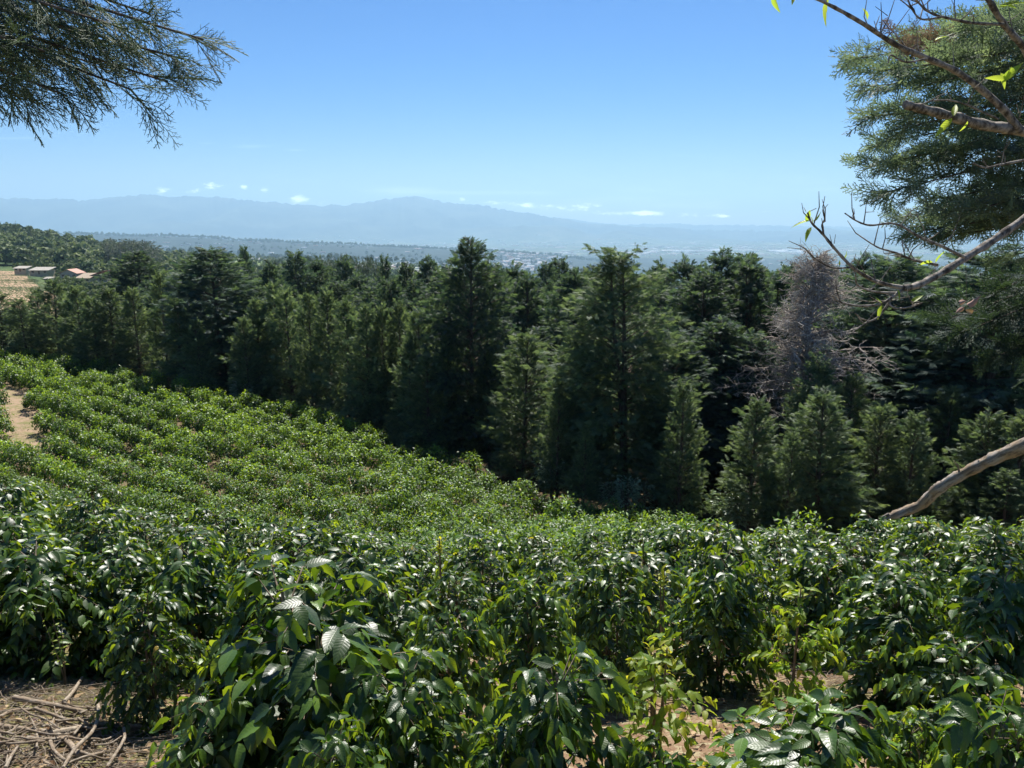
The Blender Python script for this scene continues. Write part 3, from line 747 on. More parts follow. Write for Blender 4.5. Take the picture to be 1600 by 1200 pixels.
def dead_tree(seed, H, Rc):
    r = np.random.default_rng(seed); tm = MB(); cm = MB()
    pth = spline([[0, 0, -.4], [.1, 0, H * .4], [-.1, .1, H * .75], [.15, 0, H]], 14)
    tube(tm, pth, np.linspace(.22, .02, 14), 7)
    for k in range(330):
        u = (k + r.uniform()) / 330; t = .08 + .9 * u; base = pth[int(t * 13)] * 1.0; base[2] = t * H; a = r.uniform(0, 6.28)
        L = max(Rc * ((1 - u ** 3.0) ** .8 * (.72 + .28 * sin(pi * min(u * .95 + .08, 1))) * (1 + .30 * sin(2 * a + u * 11) + .24 * sin(a + u * 27))) * r.uniform(.5, 1.15), .4); el = .5 + .8 * u
        o_ = np.array([cos(a), sin(a), 0]); sd = np.array([-sin(a), cos(a), 0]); q = np.linspace(0, 1, 7)
        c = base + o_ * (L * q)[:, None] + np.array([0, 0, 1]) * (L * (math.tan(el) * .5 * q - .45 * q ** 2))[:, None] + sd * (r.normal(0, .12) * L * q ** 2)[:, None]
        tube(tm, c, np.linspace(.055, .012, 7), 4, cap=False)
        for s in range(int(7 + L * 5)):
            i0 = min(6, 2 + int(r.integers(0, 5))); st = c[i0]; d = nrm(o_ * r.uniform(.2, 1) + sd * r.normal(0, 1) + np.array([0, 0, r.normal(.0, .6)])); l = r.uniform(.25, .8)
            e = st + d * l + [0, 0, -.1 * l]; mdl = (st + e) / 2 + r.normal(0, .05, 3)
            tube(cm, [st, mdl, e], [.016, .012, .007], 3, cap=False, tint=r.uniform())
            for _ in range(3):
                s2 = st + (e - st) * r.uniform(.3, 1); tube(cm, [s2, s2 + nrm(d + r.normal(0, .8, 3)) * r.uniform(.1, .3)], [.011, .006], 3, cap=False, tint=r.uniform())
    return cm.mesh('twigs', M['dead_twigs']), tm.mesh('trunk', M['dead_bark'])
mm, n = newmat('dead_twig_grey_brown'); M['dead_twigs'] = mm
out(n, principled(n, n.mix(attr(n), (.22, .185, .155, 1), (.62, .56, .49, 1)), .85, .2))
TREES = {
 'young': [(conifer(300 + k, 8, 2.2, 'young', tb=.15, dens=1.5, spray=.46, mat='cyp_young', k_s=22), 8.2, 2.2) for k in range(4)],
 'tall': [(conifer(320 + k, 13, 2.7, 'tall', tb=.10, dens=1.65, spray=.48, mat='cyp_tall', leaders=1 + k % 3, k_s=30, lobes=.16 + .05 * (k % 3)), 13.2, 2.8) for k in range(5)],
 'old': [(conifer(340 + k, 14, 3.2, 'old', tb=.10, dens=1.7, spray=.50, mat='cyp_olive', leaders=2, lobes=.20, k_s=32), 14.2, 3.3) for k in range(2)],
 'euca': [(conifer(360 + k, 16, 3.0, 'euca', tb=.45, dens=.5, spray=.8, mat='euca', bark='euc_bark', leaders=3, lobes=.45, k_s=10), 16.2, 3.2) for k in range(2)],
 'round': [(conifer(370 + k, 9, 3.6, 'old', tb=.12, dens=1.1, spray=.8, mat='woods', leaders=4, lobes=.3, k_s=14), 9.2, 3.8) for k in range(2)],
}
TREES['dead'] = [(dead_tree(380, 13, 2.6), 13, 2.7)]
NAME = {'young': 'cypress_tree', 'tall': 'cypress_tree', 'old': 'cypress_tree', 'euca': 'eucalyptus_tree', 'round': 'broadleaf_tree', 'dead': 'dead_tree'}
CAT = {'young': 'cypress', 'tall': 'cypress', 'old': 'cypress', 'euca': 'eucalyptus', 'round': 'tree', 'dead': 'dead tree'}
tree_pos = []
def put_tree(px, ytop, Yd, wpx, kind, label, group, v=None, zoff=0):
    X_ = az_of(px, (ytop + 600) / 2) * Yd
    zb = gz(X_, Yd); zt = slope_of(ytop) * Yd; H = zt - zb
    wr = wpx / 2 / FPX * math.hypot(X_, Yd) * 1.2
    (cm, tm), h0, r0 = TREES[kind][(v if v is not None else int(rng.integers(9))) % len(TREES[kind])]
    root = empty(NAME[kind], (X_, Yd, zb), rng.uniform(0, 6.28)); root.scale = (wr / r0, wr / r0, H / h0)
    link('twigs' if kind == 'dead' else 'crown', cm, root); link('trunk', tm, root)
    tag(root, label, CAT[kind], group); tree_pos.append((X_, Yd, wr))
    return root
G1 = 'cypresses along the near edge of the wood'; G2 = 'tall dark cypresses of the wood'; G3 = 'small pale cypresses at the foot of the wood'
SP = [
 (345, 390, 68, 128, 'tall', 'huge dark round topped cypress, the tallest in the left part of the wood', G2, 3),
 (735, 377, 51, 118, 'tall', 'tallest cypress in the middle with a ragged forked top against the valley', G2, 3),
 (985, 401, 42, 172, 'old', 'big olive green cypress with lumpy crown right of centre', G2, 0),
 (818, 528, 46, 125, 'young', 'pale green pointed cypress between the forked tallest tree and the olive one', G1, 1),
 (1268, 400, 43, 150, 'dead', 'dead grey brown leafless cypress among the green ones', None, 0),
 (893, 424, 58, 96, 'tall', 'dark narrow cypress left of the big olive one', G2, 1),
 (822, 428, 64, 84, 'tall', 'dark rounded cypress above the pale green pointed one', G2, 2),
 (1392, 408, 46, 180, 'tall', 'broad very dark cypress right of the dead tree', G2, 0),
 (1120, 393, 54, 100, 'tall', 'tall dark cypress with twin tips between the olive tree and the dead tree', G2, 1),
 (1068, 402, 56, 100, 'tall', 'tall dark cypress directly behind the olive one on its right', G2, 2),
 (1178, 405, 52, 110, 'tall', 'dense dark cypress just left of the dead tree', G2, 4),
 (225, 395, 118, 92, 'tall', 'dark flat topped cypress behind the wood edge beside the red roofed houses', G2, 3),
 (388, 389, 120, 34, 'tall', 'thin cypress sticking up right of the huge round topped one', G2, 0),
 (468, 397, 92, 68, 'tall', 'dark cone shaped cypress standing clear above the pale row', G2, 0),
 (548, 402, 96, 56, 'tall', 'cypress standing before the pale eucalyptus group', G2, 4),
 (606, 405, 100, 36, 'tall', 'slim dark cypress right of the pale eucalyptus group', G2, 0),
 (905, 520, 43.5, 100, 'old', 'leafy olive cypress leaning against the big olive one on its left', G1, 1),
 (1183, 630, 35, 105, 'young', 'small pale cypress with a clear stem, left of the clump of small ones', G3, 0),
 (1292, 617, 34.5, 135, 'young', 'broadest of the small pale cypresses, below the dead tree', G3, 2),
 (1070, 603, 36, 80, 'young', 'small cypress at the right foot of the big olive one', G3, 3),
 (1240, 680, 33.5, 70, 'young', 'little pale cypress tucked between two broader small ones', G3, 1),
 (1382, 640, 36, 95, 'young', 'small pale cypress right of the broadest small one', G3, 1),
 (1437, 652, 35, 85, 'young', 'small pointed cypress above the left end of the dead branch', G3, 3),
 (1492, 612, 38, 105, 'young', 'taller small cypress behind the middle of the dead branch', G3, 0),
 (1555, 652, 34, 110, 'young', 'pale washed out small cypress above the dead branch near the right edge', G3, 2),
 (1608, 655, 33, 110, 'young', 'small pale cypress cut by the right edge', G3, 1),
 (1590, 740, 31.5, 90, 'young', 'lowest small cypress beneath the dead branch at the right edge', G3, 3),
 (1275, 560, 39, 90, 'old', 'olive cypress with thin branches at the right foot of the dead tree', G1, 1),
 (1330, 590, 40, 90, 'young', 'mid green cypress behind the broadest small one', G1, 0),
 (915, 675, 37, 52, 'young', 'little narrow cypress at the left foot of the big olive one', G3, 2),
 (872, 600, 41, 66, 'young', 'narrow cypress right of the pale green pointed one', G3, 3),
 (1575, 388, 41, 230, 'tall', 'huge dark cypress filling the right edge behind the bare twigs', G2, 4),
 (1480, 412, 47, 140, 'tall', 'dark cypress behind the hanging dead leaf', G2, 2),
]
for (px, yt, Yd, wp, kd, lab, gr, v) in SP: put_tree(px, yt, Yd, wp, kd, lab, gr, v)
row1 = [(8, 452, 77), (40, 465, 75), (66, 455, 80), (88, 440, 76), (126, 455, 74), (150, 470, 72), (176, 450, 72), (214, 452, 71), (256, 440, 69), (284, 480, 65), (312, 505, 63), (386, 500, 62), (402, 470, 64), (428, 455, 65),
        (452, 460, 63), (482, 462, 61), (512, 468, 60), (541, 474, 58), (572, 492, 56), (600, 482, 56), (628, 470, 56), (655, 492, 53), (682, 468, 55), (700, 520, 50), (765, 560, 50), (668, 560, 50), (640, 540, 52)]
for k, (px, yt, Yd) in enumerate(row1):
    put_tree(px, yt + rng.normal(0, 4), Yd, rng.uniform(54, 80) * 60 / Yd, 'young', f'pointed mid green cypress, {ordn(k + 1)} from the left along the near edge of the wood', G1)
row2 = [(-10, 470, 90), (30, 480, 88), (110, 470, 88), (300, 402, 94), (322, 420, 88), (415, 425, 100), (440, 432, 96), (500, 412, 95), (522, 440, 84), (562, 428, 82), (588, 450, 74), (638, 410, 92), (668, 403, 90), (690, 430, 80), (655, 440, 74),
        (705, 420, 70), (770, 425, 72), (785, 416, 82), (800, 440, 74), (850, 415, 88), (862, 440, 74), (925, 418, 80), (945, 430, 70), (1030, 425, 75), (1020, 410, 90), (1150, 399, 60), (1095, 420, 50), (1215, 425, 62), (1237, 416, 82), (1300, 422, 80),
        (1342, 402, 62), (1405, 410, 58), (1445, 425, 64), (1530, 436, 62), (1640, 440, 50), (1230, 480, 50), (955, 500, 52), (845, 520, 55), (1130, 500, 46), (1060, 520, 44), (1190, 520, 45), (1320, 520, 48), (1500, 520, 44)]
row2.sort()
for k, (px, yt, Yd) in enumerate(row2):
    put_tree(px, yt + rng.normal(0, 3), Yd, rng.uniform(62, 92) * 72 / Yd, 'tall', f'dark cypress inside the wood, {ordn(k + 1)} from the left of its second row', G2)
back = []
for k in range(900):
    Yd = 62 + 88 * rng.random() ** 1.3; px = rng.uniform(-20, 1640)
    yt = 418 + 14 * sin(px * .013) + rng.uniform(0, 36) + (60 if px < 210 else 0) + (14 if px < 420 else 0)
    X_ = az_of(px) * Yd
    if Yd < np.interp(X_, EX, EY) + 6: continue
    if min(math.hypot(X_ - a, Yd - b) for a, b, _ in tree_pos + [(q[3], q[2], 0) for q in back]) < 2.9: continue
    if (slope_of(yt) * Yd - gz(X_, Yd)) < 6: continue
    back.append((px, yt, Yd, X_))
    if len(back) >= 120: break
back.sort()
for k, (px, yt, Yd, _) in enumerate(back):
    put_tree(px, yt, Yd, rng.uniform(55, 95) * 72 / Yd, 'tall', f'dark cypress deep in the wood, {ordn(k + 1)} from the left among the farther tops', 'dark cypress tops deep in the wood')
for k, px in enumerate([505, 522, 538, 560, 578, 592, 420, 436]):
    put_tree(px, 404 + rng.uniform(-3, 8) + (8 if px < 450 else 0), 175 + rng.uniform(-15, 20), 26, 'euca', f'pale grey green eucalyptus behind the wood, {ordn(k + 1)} of the pale group', 'pale eucalyptus trees behind the wood')
for k, px in enumerate(range(178, 262, 7)):
    put_tree(px, 376 + rng.uniform(-3, 6) + max(0, (px - 235) * .4), 620 + rng.uniform(-30, 30), 15, 'euca', f'slim grey green eucalyptus on the far left hill, {ordn(k + 1)} from the left of its grove', 'eucalyptus grove on the far left hill')

# pale shrub on the crest of the field and coffee bushes under the trees, bluish shade put into their leaf colour
def shrub(px, py, Yd, wpx, label, mat='silver', leaf=.28, seed=5):
    X_ = az_of(px) * Yd; zb = gz(X_, Yd); H = slope_of(py) * Yd - zb; r = np.random.default_rng(seed)
    root = empty('broadleaf_shrub', (X_, Yd, zb)); mb = MB(); ms = MB(); Rw = wpx / 2 / FPX * Yd
    N = 260; a = r.uniform(0, 6.28, N); e = r.uniform(-.2, 1.0, N); q = r.uniform(.5, 1, N)
    P_ = np.stack([np.cos(a) * q * Rw, np.sin(a) * q * Rw, H * (.55 + .42 * e * q)], -1)
    D_ = np.stack([np.cos(a), np.sin(a), e * .8 - .2], -1); TV, TF, UV = LEAF[1]
    mb.scatter(TV, TF, P_, frames(D_, np.array([0, 0, 1.]) + r.normal(0, .4, P_.shape)), leaf * r.uniform(.7, 1.2, N)[:, None] * np.array([[1.2, 1, .8]]), r.uniform(0, 1, N), UV)
    mb.build('foliage', M[mat], root)
    for s in range(7):
        aa = r.uniform(0, 6.28); tube(ms, spline([[0, 0, -.1], [cos(aa) * Rw * .3, sin(aa) * Rw * .3, H * .5], [cos(aa) * Rw * .7, sin(aa) * Rw * .7, H * .85]], 6), np.linspace(.03, .01, 6), 4)
    ms.build('stem', M['stem'], root)
    tag(root, label, 'shrub'); return root
shrub(377, 592, 60.5, 32, 'pale silvery shrub on the crest of the coffee field before the wood')
for k, (px, py, Yd) in enumerate([(985, 738, 36.5), (1010, 745, 37.0), (962, 742, 37.5), (1145, 762, 35.5), (1165, 772, 34.5), (1205, 778, 34.5), (1225, 780, 35.5), (852, 690, 43), (865, 715, 41)]):
    shrub(px, py, Yd, 40, f'shaded coffee bush under the cypresses, shade put into its grey leaf colour, {ordn(k + 1)} of nine', 'silver', .20, 60 + k)['group'] = 'shaded coffee bushes under the cypresses'

# ------------------------------------------------------------------ near cypress sprays
def twig_template(seed, na=11, sub=5, wid=.010, sides=3, flat=False):
    r = np.random.default_rng(seed); mb = MB()
    ax = np.stack([.04 * np.sin(np.linspace(0, 3, 5)), np.linspace(0, 1, 5), -.12 * np.linspace(0, 1, 5) ** 2], -1)
    def seg(p, q, w0, w1):
        if flat:
            d = nrm(q - p); s = nrm(np.cross(d, r.normal(0, .3, 3) + [0, 0, 1])); mb.add([p - s * w0, p + s * w0, q + s * w1, q - s * w1], [[0, 1, 2, 3]])
        else: tube(mb, [p, (p + q) / 2 + r.normal(0, .004, 3), q], [w0, (w0 + w1) / 2 * 1.15, w1], sides, cap=False)
    for k in range(4): seg(ax[k], ax[k + 1], wid * 1.1, wid * .9)
    for k in range(na):
        t = .12 + .86 * k / na; p = np.array([np.interp(t, np.linspace(0, 1, 5), ax[:, c]) for c in range(3)]); sg = -1 if k % 2 else 1
        a = sg * R_(r.uniform(32, 52)); l = (.42 * (1 - t) ** .7 + .10) * r.uniform(.8, 1.2); d = np.array([sin(a), cos(a), r.normal(0, .15)]); q = p + d * l + [0, 0, -.08 * l]
        seg(p, q, wid * .85, wid * .55)
        for m_ in range(sub):
            tt = .2 + .75 * m_ / sub; s2 = -1 if m_ % 2 else 1; a2 = a + s2 * R_(r.uniform(30, 50)); l2 = (.30 * l * (1 - tt * .5)) * r.uniform(.7, 1.2) + .02
            p2 = p + (q - p) * tt; seg(p2, p2 + np.array([sin(a2), cos(a2), r.normal(0, .2)]) * l2, wid * .7, wid * .4)
    return np.concatenate(mb.V), np.concatenate(mb.F)
def near_cypress(name, label, trunk_xy, trunk_r, top_z, boughs, spray_len, mat, templates, step, tilt=-.2, seed=1, spread=.9, extra_trunk=None):
    r = np.random.default_rng(seed)
    x0, y0 = trunk_xy; zb = gz(x0, y0); root = empty(name, (x0, y0, zb)); O = np.array([x0, y0, zb])
    tm = MB(); pth = spline([[0, 0, -.3], [.05, .0, (top_z - zb) * .5], [0, .08, top_z - zb]], 14); tube(tm, pth, np.linspace(trunk_r, trunk_r * .3, 14), 10)
    tm.build('trunk', M['bark'], root)
    lm = MB(); gm_ = MB(); P = []; D = []; S = []; T = []; BR = []
    for (end, z0, sag, dens) in boughs:
        e = np.array(end) - O; st = np.array([0, 0, z0 - zb]); mid = (st + e) / 2 + [0, 0, sag]
        c = spline([st, mid, e], 16); Lb = np.linalg.norm(e - st)
        tube(lm, c, np.linspace(trunk_r * .10, .003, 16) * min(1.4, Lb / 2.5 + .4), 5, cap=False)
        tg = nrm(np.gradient(c, axis=0)); ns = int(Lb / step * dens)
        for k in range(ns):
            u = .30 + .70 * (k + r.uniform()) / ns; p = np.array([np.interp(u * 15, range(16), c[:, q]) for q in range(3)]); t = tg[int(u * 15)]
            sgn = -1 if k % 2 else 1; sd = nrm(np.cross(t, [0, 0, 1.]))
            # secondary branchlet carrying sprays
            l2 = spray_len * r.uniform(.6, 2.0) * (1.25 - u * .8); d = nrm(t * r.uniform(.5, 1) + sd * sgn * r.uniform(.2, spread) + np.array([0, 0, r.normal(tilt, .30)]))
            q_ = p + d * l2
            tube(gm_, [p, (p + q_) / 2, q_], [.005, .0035, .002], 3, cap=False, tint=.3)
            for m_ in range(4):
                f = (m_ + .5) / 4; dd = nrm(d + sd * r.normal(0, .6) + np.array([0, 0, r.normal(tilt * .6, .35)])); P.append(p + (q_ - p) * f); D.append(dd); S.append(spray_len * r.uniform(.7, 1.15)); T.append(np.clip(r.normal(.4, .25), 0, 1))
        for m_ in range(5): P.append(c[-1] - tg[-1] * .05 * m_ * spray_len * 3); D.append(tg[-1] + r.normal(0, .35, 3)); S.append(spray_len); T.append(r.uniform(.3, .9))
    P = np.array(P); D = np.array(D); S = np.array(S); T = np.array(T)
    fr = frames(D, np.array([0, 0, 1.]) + r.normal(0, .6, P.shape), r.normal(0, .8, len(P)))
    cm = gm_
    for q, (TV, TF) in enumerate(templates):
        s = np.arange(len(P)) % len(templates) == q; cm.scatter(TV, TF, P[s], fr[s], S[s], T[s])
    lm.build('limbs', M['bark'], root); cm.build('foliage', M[mat], root)
    tag(root, label, 'cypress'); return root, O
T3 = [twig_template(s, 9, 3, .0095) for s in range(4)]
bo = []
def B(px, py, Y, z0, sag=.15, dens=1.0): bo.append((at(px, py, Y), z0, sag, dens))
for (px, py, Y_, z_, sg, dn) in [(318, 62, 3.0, 1.05, .12, .7), (285, 92, 3.1, .95, .10, .6), (262, 128, 3.0, .9, .14, .5), (205, 140, 2.9, .9, .18, .6), (235, 22, 3.2, 1.3, .05, .9),
    (105, 150, 2.8, .8, .2, 1.0), (35, 150, 2.9, .75, .2, 1.0), (0, 120, 2.6, .8, .15, 1.0), (150, 100, 3.3, .9, .12, 1.1), (70, 80, 2.7, 1.0, .1, 1.4), (180, 40, 2.8, 1.2, .05, 1.2),
    (100, 10, 3.1, 1.3, .05, 1.5), (20, 50, 2.9, 1.1, .05, 1.5), (215, 80, 3.4, 1.0, .1, .9), (40, 100, 3.4, 1.0, .1, 1.3), (0, 0, 3.0, 1.4, .0, 1.4), (130, -50, 3.0, 1.5, 0, 1.2), (210, -60, 3.2, 1.5, 0, 1.0), (150, 60, 3.0, 1.0, .1, 1.1)]:
    B(px, py, Y_, z_, sg, dn)
near_cypress('cypress_tree', 'feathery cypress boughs hanging into the sky from a tree off the upper left edge', (-3.6, 2.7), .11, 3.2, bo, .16, 'juniper', T3, .095, -.26, 3, spread=1.6)
T4 = [twig_template(10 + s, 9, 4, .020, flat=True) for s in range(3)]
bo = []
ends = [(1322, 92), (1345, 135), (1350, 182), (1362, 222), (1345, 262), (1372, 300), (1392, 340), (1420, 362), (1470, 368), (1530, 350), (1590, 330), (1400, 70), (1450, 55), (1500, 45), (1560, 20), (1620, 30), (1440, 130), (1480, 210), (1430, 260), (1460, 310), (1540, 130), (1570, 240), (1520, 290), (1600, 110), (1400, 200), (1420, 170), (1500, 90), (1550, 60), (1600, 180), (1390, 250), (1620, 270), (1410, 110), (1370, 110), (1450, 340), (1560, 400), (1500, 330)]
for k, (px, py) in enumerate(ends):
    B(px + 14, py, 8.6 + 1.1 * sin(k * 2.3), slope_of(py - 30) * 9.0 + .3 - .4 * sin(k), .25, .85)
near_cypress('cypress_tree', 'large dense cypress reaching in from the upper right against the sky', (10.3, 9.4), .26, 6.0, bo, .27, 'juniper', T4, .082, .05, 4, spread=1.3)
bo = []
for (px, py) in [(1510, 470), (1570, 450), (1500, 520), (1580, 500), (1480, 500), (1610, 425), (1550, 560), (1610, 590), (1530, 500), (1600, 540)]:
    B(px, py, 12 + 1.4 * sin(px), slope_of(py - 60) * 12.5 + .3, .3, .9)
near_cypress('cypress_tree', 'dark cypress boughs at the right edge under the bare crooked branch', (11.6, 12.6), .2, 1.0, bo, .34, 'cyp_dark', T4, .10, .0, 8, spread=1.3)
# dead brown sprays caught on top of the upper right cypress: a part of it would need its root; keep as its own child
rt = [o for o in COL.objects if o.get('label', '').startswith('large dense cypress')][0]
r = np.random.default_rng(5); N = 70
P_ = np.array([at(1400 + r.uniform(0, 90), 52 + r.uniform(0, 34), 8.0 + r.uniform(0, .5)) for _ in range(N)]) - np.array(rt.location)
cm = MB(); cm.scatter(*T4[0], P_, frames(r.normal(0, 1, (N, 3)) + [-.6, 0, .1], r.normal(0, 1, (N, 3))), r.uniform(.12, .26, N), r.uniform(0, 1, N))
tag(cm.build('dead_sprays', M['brown'], rt), 'brown dried sprays on the upper bough')

# ------------------------------------------------------------------ bare crooked tree on the right
tx, ty = 2.55, 2.7; tz = gz(tx, ty); BT = empty('bare_tree', (tx, ty, tz)); O = np.array([tx, ty, tz])
tm = MB(); tube(tm, spline([[0, 0, -.2], [.03, .02, 1.2], [-.02, .05, 2.4], [.06, .0, 3.6], [.2, 0, 4.6]], 20), np.linspace(.085, .035, 20), 10, wob=.03); tm.build('trunk', M['bark_grey'], BT)
bm_ = MB(); LM = []
def limb(pts, r0, r1, Y0=2.6, Y1=2.6, n=None, twigs=0, wob=.06):
    Q = [at(p[0], p[1], Y0 + (Y1 - Y0) * k / (len(pts) - 1)) - O for k, p in enumerate(pts)]
    n = n or len(pts) * 5; c = spline(Q, n); rr = np.linspace(r0 * .68, r1 * .85, n) / FPX * Y0
    rr = rr * (1 + .10 * np.sin(np.arange(n) * 1.7))
    tube(bm_, c, rr, 8, wob=wob)
    for k in range(twigs):
        u = rng.uniform(.15, 1); p = c[int(u * (n - 1))]; a = rng.uniform(0, 6.28); d = np.array([cos(a) * .6 - .3, rng.normal(0, .3), abs(sin(a)) * .9]); l = rng.uniform(.03, .11)
        e = p + nrm(d) * l; tube(bm_, [p, (p + e) / 2 + rng.normal(0, .006, 3), e], [.0022, .0017, .0009], 4)
        if rng.random() < .5:
            q = (p + e) / 2; tube(bm_, [q, q + nrm(d + rng.normal(0, .7, 3)) * l * .45], [.0015, .0008], 3)
    return c
off = (1840, 260)
limb([(1905, 330), (1760, 262), (1680, 224), (1600, 205), (1540, 196), (1490, 183), (1440, 170), (1414, 163)], 15, 6.5, 2.7, 2.5, twigs=3)
limb([(1592, 203), (1562, 165), (1500, 115), (1450, 92), (1400, 70), (1350, 38), (1310, 15), (1268, -6)], 8.5, 2.2, 2.6, 2.4, twigs=16)
limb([(1900, 230), (1700, 170), (1620, 110), (1600, 75), (1570, 40), (1545, 0), (1525, -40)], 8, 4.0, 2.7, 2.5, twigs=6)
limb([(1568, 38), (1522, 36), (1480, 28), (1450, 18), (1428, -4)], 3.4, 1.5, 2.5, 2.4, twigs=9)
limb([(1470, 27), (1440, 30), (1425, 14), (1415, -10)], 2.2, 1.2, 2.4, 2.4, twigs=3)
limb([(1905, 160), (1770, 225), (1660, 298), (1600, 342), (1545, 380), (1505, 405), (1465, 430), (1430, 447), (1410, 450)], 9.5, 5.5, 2.8, 2.5, twigs=4)
limb([(1412, 450), (1370, 440), (1335, 420), (1310, 395), (1285, 365), (1268, 348), (1262, 332)], 4.8, 1.5, 2.5, 2.45, twigs=9)
limb([(1507, 402), (1470, 384), (1440, 372), (1400, 350), (1360, 352), (1338, 345), (1320, 333)], 3.6, 1.1, 2.55, 2.5, twigs=7)
limb([(1465, 414), (1430, 407), (1400, 395), (1375, 388), (1357, 378)], 3.2, 1.1, 2.52, 2.45, twigs=9)
limb([(1410, 452), (1398, 462), (1375, 475), (1340, 478), (1312, 471), (1300, 461)], 4, 1.4, 2.5, 2.45, twigs=4)
limb([(1402, 457), (1388, 470), (1398, 481), (1420, 480), (1442, 473)], 3, 1.2, 2.5, 2.45, twigs=4)
limb([(1392, 468), (1372, 495), (1352, 505), (1333, 518)], 2.6, 1.2, 2.5, 2.45, twigs=2)
limb([(1357, 502), (1345, 497), (1336, 489)], 1.8, 1, 2.5, 2.45)
limb([(1402, 458), (1362, 455), (1340, 445), (1337, 430)], 2.6, 1.2, 2.5, 2.45, twigs=2)
limb([(1328, 418), (1300, 418), (1275, 405), (1258, 388)], 2.4, 1.0, 2.47, 2.45, twigs=2)
limb([(1300, 385), (1290, 372), (1284, 352), (1290, 345)], 1.8, 1.0, 2.46, 2.44, twigs=3)
limb([(1448, 92), (1415, 97), (1392, 86), (1388, 98)], 2.2, 1.2, 2.45, 2.4, twigs=1)
limb([(1560, 186), (1500, 160), (1460, 157), (1440, 163)], 2.2, 1.1, 2.55, 2.5, twigs=3)
limb([(1690, 230), (1600, 250), (1560, 258), (1540, 262), (1520, 255)], 3, 1.2, 2.6, 2.5, twigs=4)
bm_.build('limbs', M['bark_grey'], BT)
# leaves: centre px, length px, direction deg on screen
LV = [(1263, 336, 22, 75), (1250, 348, 26, 190), (1262, 365, 24, 240), (1278, 339, 18, 40), (1270, 345, 14, 300), (1468, 400, 22, 62), (1447, 410, 22, 185), (1433, 466, 24, 40), (1374, 488, 20, 250), (1405, 461, 16, 290), (1375, 470, 14, 120),
      (1492, 170, 26, 80), (1474, 199, 30, 225), (1507, 198, 16, 240), (1556, 122, 26, 170), (1568, 126, 22, 290), (1582, 112, 34, 42), (1576, 116, 20, 60), (1289, 20, 36, 255), (1211, 6, 26, 285), (1354, 22, 22, 95), (1585, 4, 34, 20), (1574, 8, 24, 160), (1470, 58, 18, 30), (1312, 410, 10, 80), (1322, 398, 12, 60), (1240, -2, 20, 250)]
lf = MB(); TV, TF, UV = leaf_template(8, 2, .30, .22, .25, .01)
Pl, Dl, Sl = [], [], []
for (px, py, ln_, dg) in LV:
    Y0 = 2.48; a = R_(dg); p = at(px, py, Y0); e = at(px + cos(a) * 10, py - sin(a) * 10, Y0 + rng.normal(0, .012)); d = nrm(e - p)
    s_ = ln_ / FPX * Y0 * 1.1; Pl.append(p - O - d * s_ * .5); Dl.append(d); Sl.append(s_)
Pl, Dl, Sl = map(np.array, (Pl, Dl, Sl))
lf.scatter(TV, TF, Pl, frames(Dl, np.array([0, -.4, 1.]) + rng.normal(0, .5, Pl.shape)), Sl, rng.uniform(.1, .9, len(Sl)), UV)
lf.build('leaves', M['lime'], BT)
tag(BT, 'nearly leafless tree with crooked grey twigs and a few lime green leaves at right', 'bare tree')
# hanging dead leaf
p0 = at(1508, 402, 2.53); p1 = at(1510, 470, 2.53); DL = empty('dried_leaf', tuple(p1))
th = MB(); tube(th, spline([p0 - p1, (p0 - p1) * .5 + [.002, 0, 0], [0, 0, 0]], 6), .0008, 4); th.build('thread', M['bark_grey'], DL)
dl = MB(); TVd, TFd, UVd = leaf_template(6, 4, .5, .5, .6, .05)
Pd = np.array([[0, 0, 0], [.004, 0, -.012], [0, 0, -.03], [-.004, 0, -.022]]); Dd = np.array([[-.9, 0, -.3], [1, .1, .4], [.8, 0, -.35], [-.7, .3, -.6.__abs__()]])
dl.scatter(TVd, TFd, Pd, frames(Dd, rng.normal(0, 1, (4, 3))), np.array([.035, .045, .04, .03]), np.array([.9, .7, 1., .6]), UVd)
dl.build('blade', M['litter'], DL)
tag(DL, 'curled brown dead leaf hanging on a thread from the bare branch', 'dead leaf')

# ------------------------------------------------------------------ thick dead branch at right
DB = [(1391, 807, 3.75), (1412, 799, 3.74), (1437, 790, 3.7), (1452, 777, 3.66), (1468, 762, 3.6), (1491, 748, 3.55), (1515, 735, 3.5), (1540, 722, 3.45), (1565, 711, 3.4), (1600, 696, 3.3), (1680, 655, 3.1), (1800, 610, 2.9), (1900, 560, 2.8)]
Q = np.array([at(*d) for d in DB]); c = spline(Q, 70); base = c[-1]
db = MB(); rr = np.interp(np.linspace(0, 1, 70), [0, .03, .12, .3, .45, .6, 1], [5.5, 7.2, 8.4, 9.2, 8.8, 9.6, 13]) / FPX * 3.5
rr = rr * (1 + .07 * np.sin(np.arange(70) * .9) + rng.normal(0, .035, 70))
DBo = empty('dead_branch', tuple(base))
tube(db, c - base, rr, 18, wob=.045)
for k, ang in ((18, 1.0), (24, 1.2), (38, 1.5), (47, .8), (56, .7)):                       # knots
    q = c[k] - base; d = np.array([-.15, -.3, 1.0]); d = nrm(d)
    tube(db, [q, q + d * rr[k] * 1.05, q + d * rr[k] * 1.25], [.013, .011, .006], 8, wob=.12)
for k in range(6):                                                    # torn end
    d = nrm(c[0] - c[3]) ; o_ = rng.normal(0, .008, 3); tube(db, [c[1] - base + o_, c[0] - base + o_ + d * rng.uniform(.01, .045)], [.008, .001], 4)
for k, l, u_ in ((12, .05, .4), (31, .09, -.5), (43, .04, .9), (52, .12, .2), (60, .06, -.6)):   # snapped side twigs
    q = c[k] - base; d = nrm(np.array([u_ * .6 - .2, -.2, 1.0])); tube(db, [q, q + d * l * .6 + [0, 0, .004], q + d * l + [-.01, 0, 0]], [.006, .004, .002], 6, wob=.1)
db.build('wood', M['deadwood'], DBo)
tag(DBo, 'thick weathered dead branch with a torn end slanting in from the right edge', 'dead branch')

